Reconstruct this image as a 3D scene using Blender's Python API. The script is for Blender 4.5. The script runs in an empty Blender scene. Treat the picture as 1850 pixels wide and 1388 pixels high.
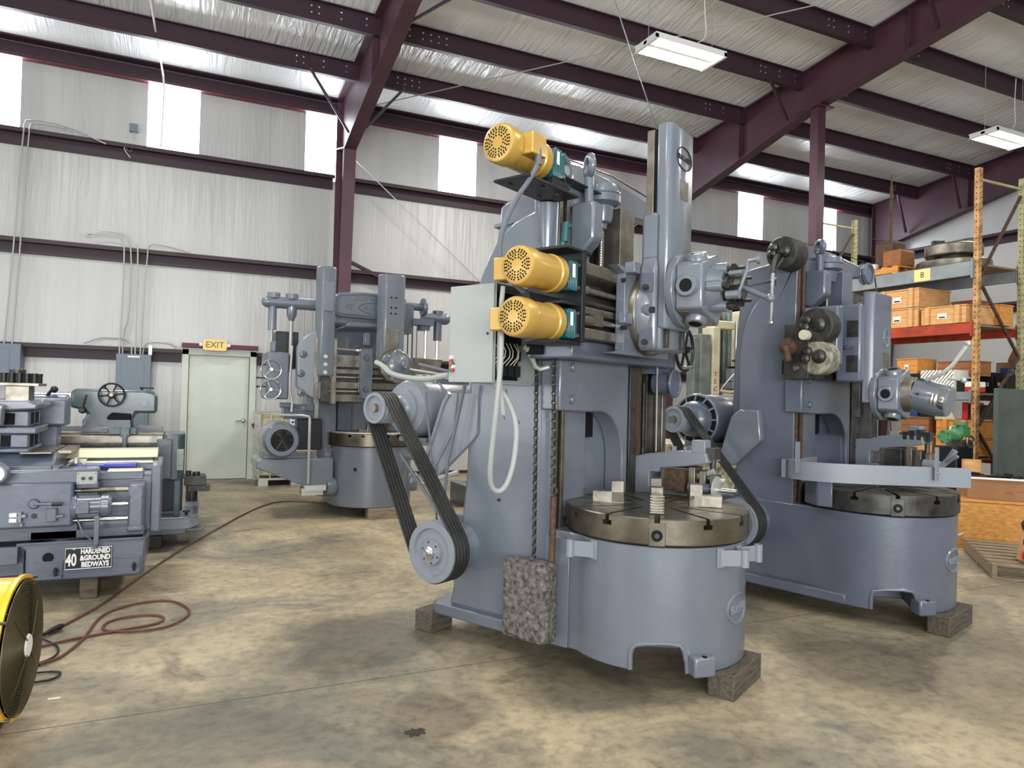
import bpy, math, random
from math import sin, cos, pi, radians as rad
from mathutils import Vector, Matrix
random.seed(7)
C = bpy.context.scene.collection
sc = bpy.context.scene
# ---------------- camera ----------------
YAW, PIT, ROL = .4384, .0149, .025
F = Vector((sin(YAW)*cos(PIT), cos(YAW)*cos(PIT), sin(PIT)))
R0 = Vector((cos(YAW), -sin(YAW), 0)); U0 = R0.cross(F)
R1 = R0*cos(ROL)+U0*sin(ROL); U1 = -R0*sin(ROL)+U0*cos(ROL)
cam = bpy.data.objects.new('camera', bpy.data.cameras.new('camera')); C.objects.link(cam)
m = Matrix.Identity(4)
for i, v in enumerate((R1, U1, -F)):
    for j in range(3): m[j][i] = v[j]
m.translation = Vector((0, 0, 1.5))
cam.matrix_world = m
cam.data.sensor_width = 36; cam.data.lens = 1282.5/1850*36; cam.data.clip_start = .05
sc.camera = cam
# ---------------- world, exposure, added fill light ----------------
sc.view_settings.view_transform = 'Standard'; sc.view_settings.look = 'None'
sc.view_settings.gamma = 1; sc.view_settings.exposure = 0.3
w = bpy.data.worlds.new('world'); sc.world = w; w.use_nodes = True
bg = w.node_tree.nodes['Background']; bg.inputs[0].default_value = (.93, .96, 1, 1); bg.inputs[1].default_value = .62
def area(name, loc, rot, sx, sy, e, col=(1, 1, 1)):
    l = bpy.data.lights.new(name, 'AREA'); l.shape = 'RECTANGLE'; l.size = sx; l.size_y = sy; l.energy = e; l.color = col
    o = bpy.data.objects.new(name, l); o.location = loc; o.rotation_euler = rot; C.objects.link(o); return o
# added fill at a supposed door behind the camera, aimed up at the ceiling
area('loading_door_uplight', (-2, -8, 2.3), (rad(145), 0, rad(-12)), 9, 4.2, 2100, (.95, .98, 1))
area('side_ceiling_fill', (-8.6, 3, 2.2), (rad(124), 0, rad(-90)), 7, 3.6, 260, (.95, .98, 1))  # added fill from the left, no door known there, brightens the ceiling

# ---------------- materials ----------------
def s2l(c):
    return tuple(((x/255+.055)/1.055)**2.4 if x/255 > .04045 else x/255/12.92 for x in c)
MATS = {}
def mat(name, rgb, rough=.5, metal=0., spec=.5, coat=0., noise=None, bump=None, emis=None, alpha=None):
    """rgb sRGB 0-255; noise=(scale, amount, rgb2[, detail, stretch]); bump=(scale, strength, stretch)"""
    m = bpy.data.materials.new(name); m.use_nodes = True; nt = m.node_tree; b = nt.nodes['Principled BSDF']
    c = s2l(rgb)+(1,)
    b.inputs['Base Color'].default_value = c; b.inputs['Roughness'].default_value = rough
    b.inputs['Metallic'].default_value = metal; b.inputs['Specular IOR Level'].default_value = spec
    b.inputs['Coat Weight'].default_value = coat; b.inputs['Coat Roughness'].default_value = .12
    tc = nt.nodes.new('ShaderNodeTexCoord')
    def tex(scale, stretch, detail=5):
        mp = nt.nodes.new('ShaderNodeMapping'); mp.inputs['Scale'].default_value = stretch
        nt.links.new(tc.outputs['Object'], mp.inputs[0])
        n = nt.nodes.new('ShaderNodeTexNoise'); n.inputs['Scale'].default_value = scale; n.inputs['Detail'].default_value = detail
        nt.links.new(mp.outputs[0], n.inputs['Vector']); return n
    if noise:
        sc_, amt, rgb2 = noise[:3]; st = noise[4] if len(noise) > 4 else (1, 1, 1)
        n = tex(sc_, st, noise[3] if len(noise) > 3 else 5)
        r = nt.nodes.new('ShaderNodeValToRGB'); r.color_ramp.elements[0].position = .5-.25*amt; r.color_ramp.elements[1].position = .5+.25/max(amt, .1)*.5
        r.color_ramp.elements[0].color = s2l(rgb2)+(1,); r.color_ramp.elements[1].color = c
        nt.links.new(n.outputs['Fac'], r.inputs[0]); nt.links.new(r.outputs[0], b.inputs['Base Color'])
    if bump:
        n = tex(bump[0], bump[2] if len(bump) > 2 else (1, 1, 1), 3)
        bp = nt.nodes.new('ShaderNodeBump'); bp.inputs['Strength'].default_value = bump[1]; bp.inputs['Distance'].default_value = bump[3] if len(bump) > 3 else .01
        nt.links.new(n.outputs['Fac'], bp.inputs['Height']); nt.links.new(bp.outputs[0], b.inputs['Normal'])
    if emis:
        b.inputs['Emission Color'].default_value = s2l(emis[0])+(1,); b.inputs['Emission Strength'].default_value = emis[1]
    if alpha is not None: b.inputs['Alpha'].default_value = alpha
    MATS[name] = m; return m
GREY = mat('grey_enamel', (100, 107, 116), .30, 0, .5, .55, noise=(3.2, .8, (92, 99, 108)), bump=(14, .18))
GREYD = mat('slate_shaded_enamel', (87, 94, 107), .36, 0, .5, .35, noise=(3, .8, (79, 86, 100)), bump=(16, .2))  # darker copy of the grey enamel; second machine's dimmer light is in this colour
GREYL = mat('light_grey_paint', (118, 124, 132), .38, 0, .5, .2, bump=(20, .1))
GREEN2 = mat('dark_green_grey_enamel', (62, 78, 82), .35, 0, .5, .35, noise=(4, .8, (54, 68, 73)), bump=(12, .25))
TEAL = mat('green_gearbox_paint', (30, 84, 86), .35, 0, .5, .3)
STEEL = mat('worn_steel', (140, 134, 122), .38, .85, .5, 0, noise=(9, .9, (98, 92, 82)), bump=(60, .06))
STEELD = mat('dark_oiled_steel', (78, 77, 74), .42, .7, .5, 0, noise=(12, .9, (46, 45, 43)), bump=(40, .1))
TABLE = mat('chuck_steel', (116, 109, 95), .33, .8, .5, 0, noise=(7, .9, (80, 75, 65)), bump=(50, .04))
BRIGHT = mat('bright_steel', (200, 200, 196), .25, .95)
CHROME = mat('polished_handwheel_metal', (190, 192, 194), .2, .9)
BLACK = mat('black_paint', (22, 23, 27), .4, 0, .4)
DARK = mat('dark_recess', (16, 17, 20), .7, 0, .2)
RUBBER = mat('black_rubber', (40, 40, 38), .55, 0, .4, noise=(30, .9, (26, 26, 26)))
GOLD = mat('gold_motor_paint', (184, 148, 72), .38, .25, .5, .3, noise=(4, .8, (174, 138, 62)))
YEL = mat('yellow_drum_paint', (228, 176, 18), .35, 0, .5, .3)
RUST = mat('rusty_metal', (96, 72, 56), .7, .3, .4, 0, noise=(30, .9, (58, 46, 40)))
RUSTG = mat('rusty_gear_housing', (58, 57, 54), .6, .3, .4, 0, noise=(22, .9, (34, 33, 32)), bump=(40, .5))
CREAM = mat('peeling_cream_paint', (196, 190, 164), .5, 0, .4, 0, noise=(14, 1., (70, 66, 58)), bump=(20, .3))
CREAM2 = mat('cream_paint', (204, 198, 172), .5, 0, .4, 0, noise=(5, .6, (176, 168, 142)))
CABI = mat('cabinet_grey_green', (150, 156, 152), .45, 0, .4)
PANELG = mat('electrical_panel_grey', (108, 120, 132), .5, 0, .4)
CONDG = mat('galvanised_conduit', (176, 176, 172), .4, .5)
CONDW = mat('light_grey_flex_conduit', (150, 153, 149), .5)
CONDD = mat('grey_flex_conduit', (92, 95, 104), .5)
GREENW = mat('green_wire', (20, 120, 84), .4)
CASTW = mat('rough_cast_iron_weight', (120, 114, 108), .7, .25, .4, 0, noise=(38, .75, (54, 50, 48), 8), bump=(55, .8))
WOOD = mat('old_timber', (92, 84, 74), .8, 0, .3, 0, noise=(9, .9, (60, 54, 48), 6, (1, 6, 6)), bump=(30, .3, (1, 6, 6)))
WOODP = mat('weathered_pallet_wood', (142, 126, 104), .8, 0, .3, 0, noise=(9, .9, (104, 90, 72), 6, (1, 5, 5)))
PINE = mat('pine_crate_wood', (214, 166, 112), .65, 0, .3, 0, noise=(7, .8, (192, 142, 90), 6, (1, 1, 6)))
PINE2 = mat('orange_crate_wood', (210, 148, 78), .65, 0, .3, 0, noise=(7, .8, (186, 122, 56), 6, (1, 1, 6)))
PINED = mat('dark_crate_wood', (150, 100, 62), .7, 0, .3, 0, noise=(7, .8, (122, 78, 48), 6, (1, 1, 6)))
OSB = mat('oriented_strand_board', (206, 150, 78), .6, 0, .3, 0, noise=(16, .8, (170, 112, 48), 8, (1, 1, 2.5)))
CARD = mat('cardboard', (152, 116, 84), .8, 0, .2, 0, noise=(3, .6, (138, 102, 72)))
PAPER = mat('white_label', (226, 224, 216), .7)
INK = mat('black_ink', (28, 26, 26), .7)
GREENP = mat('dark_green_plate', (78, 88, 84), .6, 0, .4, 0, noise=(3, .7, (64, 74, 70)))
GREENM = mat('bright_green_cast', (70, 128, 84), .5, 0, .4, 0, bump=(20, .3))
ORANGE = mat('orange_beam_paint', (178, 66, 36), .5, 0, .4, 0, noise=(8, .7, (140, 52, 34)))
RACKG = mat('rack_post_paint', (196, 152, 98), .55, 0, .4, 0, noise=(9, 1., (120, 74, 42), 6))
RACKG2 = mat('rack_post_green_paint', (176, 172, 128), .55, 0, .4, 0, noise=(8, 1., (122, 116, 84), 6))
BEAMG = mat('grey_rack_beam', (138, 144, 148), .5, 0, .4, 0, noise=(6, .6, (120, 126, 130)))
YTAG = mat('yellow_tag', (224, 204, 132), .6)
MAROON = mat('maroon_primer_steel', (76, 44, 56), .48, 0, .5, 0, noise=(2, .6, (66, 37, 48)))
MAROOND = mat('dark_maroon_primer_steel', (52, 32, 42), .5, 0, .4)
MAROONR = mat('red_maroon_primer', (90, 34, 46), .5, 0, .4)
DOORM = mat('pale_green_grey_door', (196, 202, 192), .45, 0, .4, 0, noise=(3, .5, (188, 194, 184)))
TOTE = mat('tote_plastic_with_liquid', (188, 180, 146), .4, 0, .5, 0, noise=(2, .5, (170, 160, 122)))
WHITE = mat('white_metal', (222, 222, 220), .4)
BLUE = mat('blue_plastic', (32, 44, 170), .4)
NAVY = mat('navy_print', (30, 50, 110), .6)
RED = mat('red_plastic', (176, 40, 42), .4)
GREENB = mat('green_button', (24, 110, 70), .4)
CORD = mat('brown_red_cord', (92, 50, 44), .5)
YWAY = mat('pale_oiled_bedway', (222, 212, 180), .35, .3, .5, 0)
EXITY = mat('exit_sign_yellow', (232, 196, 122), .5)
EXITG = mat('exit_letter_green', (34, 104, 50), .5)
PAPERB = mat('kraft_paper_bag', (186, 142, 100), .8, 0, .2, 0, bump=(12, .5))
MESHD = mat('fan_guard_wire', (84, 76, 52), .4, .5)  # black wire coloured lighter and brownish, the highlight on its rings painted in

def film_mat(name, rgb, rgb2, along, sc_=1.0, strength=.6, rough=.34):
    """vapour barrier film with long wrinkles; along = axis of the folds ('z' wall, 'y' roof)"""
    m = bpy.data.materials.new(name); m.use_nodes = True; nt = m.node_tree; b = nt.nodes['Principled BSDF']
    tc = nt.nodes.new('ShaderNodeTexCoord')
    def tx(scale, st, det, dist=0.):
        mp = nt.nodes.new('ShaderNodeMapping'); mp.inputs['Scale'].default_value = st
        if along == 'y': mp.inputs['Rotation'].default_value = (0, 0, rad(16))
        nt.links.new(tc.outputs['Object'], mp.inputs[0])
        n = nt.nodes.new('ShaderNodeTexNoise'); n.inputs['Scale'].default_value = scale; n.inputs['Detail'].default_value = det
        n.inputs['Distortion'].default_value = dist
        nt.links.new(mp.outputs[0], n.inputs['Vector']); return n
    st = (9, 1, .55) if along == 'z' else (9, .8, 1)
    n1 = tx(1.3*sc_, st, 4, .8); n2 = tx(.45*sc_, (1, 1, 1), 2); n3 = tx(.9, (2.2, 1, .3) if along == 'z' else (2, .4, 1), 2)
    r = nt.nodes.new('ShaderNodeValToRGB'); r.color_ramp.elements[0].position = .25; r.color_ramp.elements[1].position = .75
    r.color_ramp.elements[0].color = s2l(rgb2)+(1,); r.color_ramp.elements[1].color = s2l(rgb)+(1,)
    nt.links.new(n3.outputs['Fac'], r.inputs[0]); nt.links.new(r.outputs[0], b.inputs['Base Color'])
    mr = nt.nodes.new('ShaderNodeMapRange'); mr.inputs['From Min'].default_value = .38; mr.inputs['From Max'].default_value = .62
    mr.inputs['To Min'].default_value = .15; mr.inputs['To Max'].default_value = 1.
    nt.links.new(n2.outputs['Fac'], mr.inputs['Value'])
    mu = nt.nodes.new('ShaderNodeMath'); mu.operation = 'MULTIPLY'
    nt.links.new(n1.outputs['Fac'], mu.inputs[0]); nt.links.new(mr.outputs[0], mu.inputs[1])
    bp = nt.nodes.new('ShaderNodeBump'); bp.inputs['Strength'].default_value = strength; bp.inputs['Distance'].default_value = .05
    nt.links.new(mu.outputs[0], bp.inputs['Height']); nt.links.new(bp.outputs[0], b.inputs['Normal'])
    b.inputs['Roughness'].default_value = rough; b.inputs['Specular IOR Level'].default_value = .6
    return m
FILMW = film_mat('wall_vapour_film', (188, 188, 186), (170, 170, 168), 'z', 1., .55, .36)
FILMC = film_mat('roof_vapour_film', (240, 241, 240), (224, 226, 225), 'y', 1.3, 1.0, .26)
FILMC.node_tree.nodes['Principled BSDF'].inputs['Metallic'].default_value = .15

def floor_mat():
    m = bpy.data.materials.new('stained_concrete'); m.use_nodes = True; nt = m.node_tree; b = nt.nodes['Principled BSDF']
    tc = nt.nodes.new('ShaderNodeTexCoord')
    def nz(s, d, dist=0., off=0.):
        mp = nt.nodes.new('ShaderNodeMapping'); mp.inputs['Location'].default_value = (off, off*.7, 0); nt.links.new(tc.outputs['Object'], mp.inputs[0])
        n = nt.nodes.new('ShaderNodeTexNoise'); n.inputs['Scale'].default_value = s; n.inputs['Detail'].default_value = d; n.inputs['Roughness'].default_value = .65
        n.inputs['Distortion'].default_value = dist; nt.links.new(mp.outputs[0], n.inputs['Vector']); return n
    def ramp(n, p0, p1, c0, c1):
        r = nt.nodes.new('ShaderNodeValToRGB'); r.color_ramp.elements[0].position = p0; r.color_ramp.elements[1].position = p1
        r.color_ramp.elements[0].color = c0; r.color_ramp.elements[1].color = c1; nt.links.new(n.outputs['Fac'], r.inputs[0]); return r
    a = ramp(nz(1.1, 8, .5), .34, .66, s2l((134, 123, 100))+(1,), s2l((184, 168, 138))+(1,))
    gr = ramp(nz(.75, 6, .8, 4), .47, .62, (0, 0, 0, 1), (1, 1, 1, 1))
    st = ramp(nz(1.6, 7, .6, 9), .60, .72, (0, 0, 0, 1), (1, 1, 1, 1))
    sp = ramp(nz(14, 4, 0, 2), .30, .55, s2l((206, 206, 206))+(1,), (1, 1, 1, 1))
    def mix(f, x, y, k=1.):
        mx = nt.nodes.new('ShaderNodeMix'); mx.data_type = 'RGBA'
        if isinstance(f, float): mx.inputs[0].default_value = f
        else:
            mm = nt.nodes.new('ShaderNodeMath'); mm.operation = 'MULTIPLY'; mm.inputs[1].default_value = k
            nt.links.new(f.outputs[0], mm.inputs[0]); nt.links.new(mm.outputs[0], mx.inputs[0])
        nt.links.new(x, mx.inputs[6])
        if isinstance(y, tuple): mx.inputs[7].default_value = y
        else: nt.links.new(y, mx.inputs[7])
        return mx.outputs[2]
    c = mix(gr, a.outputs[0], s2l((106, 104, 94))+(1,), .85)
    c = mix(st, c, s2l((74, 69, 60))+(1,), .75)
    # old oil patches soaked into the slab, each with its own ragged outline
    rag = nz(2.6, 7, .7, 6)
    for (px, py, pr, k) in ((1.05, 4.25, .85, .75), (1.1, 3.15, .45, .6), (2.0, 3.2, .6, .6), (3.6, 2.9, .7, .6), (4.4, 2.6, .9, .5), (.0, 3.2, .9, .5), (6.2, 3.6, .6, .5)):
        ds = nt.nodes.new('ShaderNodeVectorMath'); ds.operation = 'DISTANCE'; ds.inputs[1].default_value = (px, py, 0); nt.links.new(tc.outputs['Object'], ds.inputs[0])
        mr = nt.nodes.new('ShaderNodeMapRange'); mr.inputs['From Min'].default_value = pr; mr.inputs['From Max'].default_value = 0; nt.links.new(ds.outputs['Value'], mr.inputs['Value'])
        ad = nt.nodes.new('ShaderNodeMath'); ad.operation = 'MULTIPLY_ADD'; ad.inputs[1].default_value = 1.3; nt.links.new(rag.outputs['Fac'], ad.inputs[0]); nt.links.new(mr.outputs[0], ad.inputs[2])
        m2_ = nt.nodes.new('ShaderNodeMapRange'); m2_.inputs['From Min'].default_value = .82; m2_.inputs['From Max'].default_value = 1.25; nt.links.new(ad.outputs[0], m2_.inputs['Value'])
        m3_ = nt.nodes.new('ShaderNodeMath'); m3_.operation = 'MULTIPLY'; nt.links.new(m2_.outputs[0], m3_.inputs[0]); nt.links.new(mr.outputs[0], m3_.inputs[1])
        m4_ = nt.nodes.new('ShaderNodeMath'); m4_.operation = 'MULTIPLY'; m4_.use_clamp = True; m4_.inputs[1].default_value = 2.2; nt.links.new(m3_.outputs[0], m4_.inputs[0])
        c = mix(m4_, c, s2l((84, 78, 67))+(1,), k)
    mm = nt.nodes.new('ShaderNodeMix'); mm.data_type = 'RGBA'; mm.blend_type = 'MULTIPLY'; mm.inputs[0].default_value = 1
    nt.links.new(c, mm.inputs[6]); nt.links.new(sp.outputs[0], mm.inputs[7])
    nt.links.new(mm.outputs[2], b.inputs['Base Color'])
    rr = ramp(nz(1.3, 5, 0, 3), .35, .7, (.38, .38, .38, 1), (.62, .62, .62, 1)); nt.links.new(rr.outputs[0], b.inputs['Roughness'])
    bp = nt.nodes.new('ShaderNodeBump'); bp.inputs['Strength'].default_value = .12; bp.inputs['Distance'].default_value = .01
    nt.links.new(nz(22, 5).outputs['Fac'], bp.inputs['Height']); nt.links.new(bp.outputs[0], b.inputs['Normal'])
    return m
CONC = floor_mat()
GLOWW = mat('daylight_panel', (255, 255, 255), .5, emis=((240, 247, 255), 13.))
GLOWT = mat('led_tube', (255, 255, 255), .5, emis=((255, 248, 232), 22.))

# ---------------- mesh helpers ----------------
AX = {'x': (1, 2, 0), 'y': (0, 2, 1), 'z': (0, 1, 2)}
class G:
    def __init__(s): s.v = []; s.f = []
    def add(s, vs, fs):
        n = len(s.v); s.v += [tuple(v) for v in vs]; s.f += [tuple(i+n for i in f) for f in fs]; return s
    def box(s, x0, x1, y0, y1, z0, z1):
        return s.add([(x, y, z) for z in (z0, z1) for y in (y0, y1) for x in (x0, x1)],
                     [(0, 2, 3, 1), (4, 5, 7, 6), (0, 1, 5, 4), (2, 6, 7, 3), (0, 4, 6, 2), (1, 3, 7, 5)])
    def rbox(s, c, h, M):
        vs = [Vector(c)+M @ Vector((x*h[0], y*h[1], z*h[2])) for z in (-1, 1) for y in (-1, 1) for x in (-1, 1)]
        return s.add(vs, [(0, 2, 3, 1), (4, 5, 7, 6), (0, 1, 5, 4), (2, 6, 7, 3), (0, 4, 6, 2), (1, 3, 7, 5)])
    def prism(s, pts, ax, a, b):
        i, j, k = AX[ax]; n = len(pts); vs = []
        for t in (a, b):
            for p in pts:
                v = [0, 0, 0]; v[i] = p[0]; v[j] = p[1]; v[k] = t; vs.append(v)
        return s.add(vs, [tuple(range(n))[::-1], tuple(range(n, 2*n))]+[(q, (q+1) % n, n+(q+1) % n, n+q) for q in range(n)])
    def cyl(s, p0, p1, r, r2=None, n=24):
        return s.lathe(p0, p1, [(r, 0), (r if r2 is None else r2, 1)], n)
    def lathe(s, p0, p1, prof, n=28, caps=True):
        """prof: (radius, t) with t 0..1 between p0 and p1"""
        p0 = Vector(p0); p1 = Vector(p1); d = p1-p0; a = d.normalized()
        u = a.orthogonal().normalized(); w_ = a.cross(u); vs = []; fs = []
        for r, t in prof:
            c = p0+d*t
            for q in range(n):
                an = 2*pi*q/n; vs.append(c+(u*cos(an)+w_*sin(an))*r)
        for k in range(len(prof)-1):
            for q in range(n): fs.append((k*n+q, k*n+(q+1) % n, (k+1)*n+(q+1) % n, (k+1)*n+q))
        if caps: fs += [tuple(range(n))[::-1], tuple(range((len(prof)-1)*n, len(prof)*n))]
        return s.add(vs, fs)
    def tube(s, pts, r, n=8, closed=False, sm=0):
        P = [Vector(p) for p in pts]
        for _ in range(sm):
            Q = []; L = len(P)
            for i in range(L if closed else L-1):
                a, b = P[i], P[(i+1) % L]; Q += [a*.75+b*.25, a*.25+b*.75]
            P = Q if closed else [P[0]]+Q+[P[-1]]
        L = len(P); vs = []; fs = []; u = None
        for i in range(L):
            if closed: d = P[(i+1) % L]-P[i-1]
            else: d = P[min(i+1, L-1)]-P[max(i-1, 0)]
            if d.length < 1e-9: d = Vector((0, 0, 1))
            d.normalize()
            if u is None: u = d.orthogonal().normalized()
            u = (u-d*u.dot(d)); u = u.normalized() if u.length > 1e-6 else d.orthogonal().normalized()
            w_ = d.cross(u)
            for q in range(n):
                an = 2*pi*q/n; vs.append(P[i]+(u*cos(an)+w_*sin(an))*r)
        for k in range(L if closed else L-1):
            k2 = (k+1) % L
            for q in range(n): fs.append((k*n+q, k*n+(q+1) % n, k2*n+(q+1) % n, k2*n+q))
        if not closed: fs += [tuple(range(n))[::-1], tuple(range((L-1)*n, L*n))]
        return s.add(vs, fs)
    def ring(s, c, axis, R, r, n=32, m_=10, a0=0, a1=2*pi):
        c = Vector(c); a = Vector(axis).normalized(); u = a.orthogonal().normalized()
        if abs(a.z) < .9: u = Vector((0, 0, 1)).cross(a).normalized()
        w_ = a.cross(u); full = abs(a1-a0-2*pi) < 1e-6; N = n if full else n+1
        return s.tube([c+(u*cos(a0+(a1-a0)*q/n)+w_*sin(a0+(a1-a0)*q/n))*R for q in range(N)], r, m_, full)
    def sph(s, c, r, n=14, sq=(1, 1, 1)):
        vs = []; fs = []; m_ = n//2
        for i in range(m_+1):
            th = pi*i/m_
            for q in range(n):
                an = 2*pi*q/n; vs.append((c[0]+r*sq[0]*sin(th)*cos(an), c[1]+r*sq[1]*sin(th)*sin(an), c[2]+r*sq[2]*cos(th)))
        for i in range(m_):
            for q in range(n): fs.append((i*n+q, (i+1)*n+q, (i+1)*n+(q+1) % n, i*n+(q+1) % n))
        return s.add(vs, fs)
    def hexb(s, p, axis, r, h, n=6):
        p = Vector(p); a = Vector(axis).normalized(); return s.cyl(p, p+a*h, r, None, n)
    def o(s, name, m_, parent=None, bevel=0., smooth=38, **props):
        me = bpy.data.meshes.new(name); me.from_pydata(s.v, [], s.f); me.validate(); me.update()
        import bmesh
        bm = bmesh.new(); bm.from_mesh(me); bmesh.ops.remove_doubles(bm, verts=bm.verts, dist=1e-6)
        bmesh.ops.recalc_face_normals(bm, faces=bm.faces); bm.to_mesh(me); bm.free()
        me.materials.append(m_)
        me.polygons.foreach_set('use_smooth', [True]*len(me.polygons)); me.set_sharp_from_angle(angle=rad(smooth))
        ob = bpy.data.objects.new(name, me); C.objects.link(ob)
        if parent: ob.parent = parent
        if bevel:
            b = ob.modifiers.new('bevel', 'BEVEL'); b.width = bevel; b.segments = 2; b.limit_method = 'ANGLE'; b.angle_limit = rad(40)
            b.harden_normals = False
        for k, v in props.items(): ob[k] = v
        return ob
def thing(name, label, cat, loc=(0, 0, 0), rz=0, group=None):
    o = bpy.data.objects.new(name, None); C.objects.link(o); o.empty_display_size = .1
    o.location = loc; o.rotation_euler = (0, 0, rz); o['label'] = label; o['category'] = cat
    if group: o['group'] = group
    return o
def T(label, cat, group=None):
    d = dict(label=label, category=cat)
    if group: d['group'] = group
    return d
ST = dict(kind='structure')
def cut(ob, g):
    c = g.o('cutter', DARK); md = ob.modifiers.new('b', 'BOOLEAN'); md.object = c; md.operation = 'DIFFERENCE'; md.solver = 'EXACT'; md.use_self = True
    c.parent = ob.parent
    # apply now: boolean must come before any bevel
    bpy.context.view_layer.update()
    bev = [x for x in ob.modifiers if x.type == 'BEVEL']
    for x in bev: x.show_viewport = False
    dg = bpy.context.evaluated_depsgraph_get(); me = bpy.data.meshes.new_from_object(ob.evaluated_get(dg))
    ob.modifiers.remove(md); old = ob.data; ob.data = me
    me.polygons.foreach_set('use_smooth', [True]*len(me.polygons)); me.set_sharp_from_angle(angle=rad(38))
    for x in bev: x.show_viewport = True
    bpy.data.objects.remove(c, do_unlink=True)
    return ob
def text(s, size, depth, M, name, m_, parent=None, align='CENTER', sx=1., bold=0., **props):
    cu = bpy.data.curves.new(name, 'FONT'); cu.body = s; cu.size = size; cu.extrude = depth; cu.align_x = align; cu.align_y = 'CENTER'; cu.resolution_u = 3
    cu.offset = bold
    to = bpy.data.objects.new('t', cu); C.objects.link(to); bpy.context.view_layer.update()
    me = bpy.data.meshes.new_from_object(to.evaluated_get(bpy.context.evaluated_depsgraph_get()))
    bpy.data.objects.remove(to, do_unlink=True)
    me.transform(Matrix.Diagonal((sx, 1, 1, 1))); me.transform(M); me.materials.clear(); me.materials.append(m_); me.name = name
    ob = bpy.data.objects.new(name, me); C.objects.link(ob)
    if parent: ob.parent = parent
    for k, v in props.items(): ob[k] = v
    return ob
def face_M(origin, right, up):
    r = Vector(right).normalized(); u = Vector(up).normalized(); n = r.cross(u)
    M = Matrix.Identity(4)
    for i, v in enumerate((r, u, n)):
        for j in range(3): M[j][i] = v[j]
    M.translation = Vector(origin); return M
def arc(cx, cy, r, a0, a1, n=12, ry=None):
    return [(cx+r*cos(rad(a0+(a1-a0)*i/n)), cy+(ry or r)*sin(rad(a0+(a1-a0)*i/n))) for i in range(n+1)]
# ================= building =================
YW, XC = 12.55, 15.9
def roofz(y): return 6.52+.1*(12.3-y)
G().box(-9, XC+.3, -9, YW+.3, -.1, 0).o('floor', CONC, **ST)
j = G().box(-9, 9, 3.655, 3.66, 0, .0006); j.o('trim_1', mat('control_joint', (74, 70, 62), .8), **ST)
# oil stains lying on the slab
def stain(name, cx, cy, rx, ry, label, seed):
    random.seed(seed); n = 26
    pts = []
    for i in range(n):
        a = 2*pi*i/n; k = random.uniform(.6, 1.15); pts.append((cx+rx*k*cos(a), cy+ry*k*sin(a)))
    g = G(); g.prism(pts, 'z', .0004, .0012)
    return g.o(name, mat(name, (58, 50, 42), .35, 0, .5), **T(label, 'stain'))
stain('oil_stain', .99, 3.02, .055, .04, 'small dark brown oil spot on bare floor in the foreground', 3)
# windows: daylight panels between the top girt and the eave
WX = [-2.987+2.417*i for i in range(8)]
g = G().box(-9, XC, YW, YW+.05, 0, 5.15).box(-9, XC, YW, YW+.05, 6.3, 6.55)
e = [-9]+[x for w0 in WX for x in (w0, w0+.75)]+[XC]
for i in range(0, len(e), 2): g.box(e[i], e[i+1], YW, YW+.05, 5.15, 6.3)
g.o('wall_back', FILMW, **ST)
for i, x in enumerate(WX): G().box(x, x+.75, YW+.015, YW+.04, 5.15, 6.3).o('window_%d' % (i+1), GLOWW, **ST)
# right wall with one lap seam and its girts
G().box(XC, XC+.05, -9, YW, 0, 8.8).o('wall_right', FILMW, **ST)
# roof film
G().add([(-9, YW+.1, roofz(YW+.1)), (XC+.2, YW+.1, roofz(YW+.1)), (XC+.2, -9, roofz(-9)), (-9, -9, roofz(-9)),
         (-9, YW+.1, roofz(YW+.1)+.05), (XC+.2, YW+.1, roofz(YW+.1)+.05), (XC+.2, -9, roofz(-9)+.05), (-9, -9, roofz(-9)+.05)],
        [(0, 1, 2, 3), (4, 7, 6, 5), (0, 4, 5, 1), (1, 5, 6, 2), (2, 6, 7, 3), (3, 7, 4, 0)]).o('ceiling', FILMC, **ST)
tn = [1]
def trim(g, m_, bevel=0):
    tn[0] += 1; return g.o('trim_%d' % tn[0], m_, bevel=bevel, **ST)
# purlins: Z section, web 0.24
def zsec(y, zt, h=.26, f=.07, t=.008):
    return [(y-f, zt), (y, zt), (y, zt-h+t), (y+f, zt-h+t), (y+f, zt-h), (y-t, zt-h), (y-t, zt-t), (y-f, zt-t)]
for k in range(1, 13):
    y = 12.42-1.3*k
    trim(G().prism(zsec(y, roofz(y)-.01), 'x', -9, XC), MAROOND)
# eave strut
trim(G().prism([(12.3, 6.52), (12.53, 6.52), (12.53, 6.27), (12.38, 6.27), (12.38, 6.29), (12.51, 6.29), (12.51, 6.5), (12.3, 6.5)], 'x', -9, XC), MAROOND)
trim(G().prism([(12.40, 6.25), (12.53, 6.25), (12.53, 6.30), (12.40, 6.27)], 'x', -9, XC), MAROONR)
# wall girts (C section lying flat): web up, lip to room
def girt(z, x0, x1):
    return trim(G().prism([(12.30, z), (12.54, z), (12.54, z-.20), (12.49, z-.20), (12.49, z-.02), (12.32, z-.02), (12.32, z-.06), (12.30, z-.06)], 'x', x0, x1), MAROOND)
girt(5.19, -9, 2.32); girt(5.19, 2.52, XC)
girt(3.60, -9, 2.32); girt(3.60, 2.52, XC); girt(2.08, -9, .02); girt(2.08, 1.16, XC)
trim(G().box(.02, 1.16, 12.32, 12.5, 2.125, 2.19), MAROONR)
for z in (5.2, 3.7, 2.1):
    trim(G().prism([(15.65, z), (15.89, z), (15.89, z-.2), (15.85, z-.2), (15.85, z-.02), (15.67, z-.02), (15.67, z-.06), (15.65, z-.06)], 'y', -9, 12.3), MAROOND)
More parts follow.
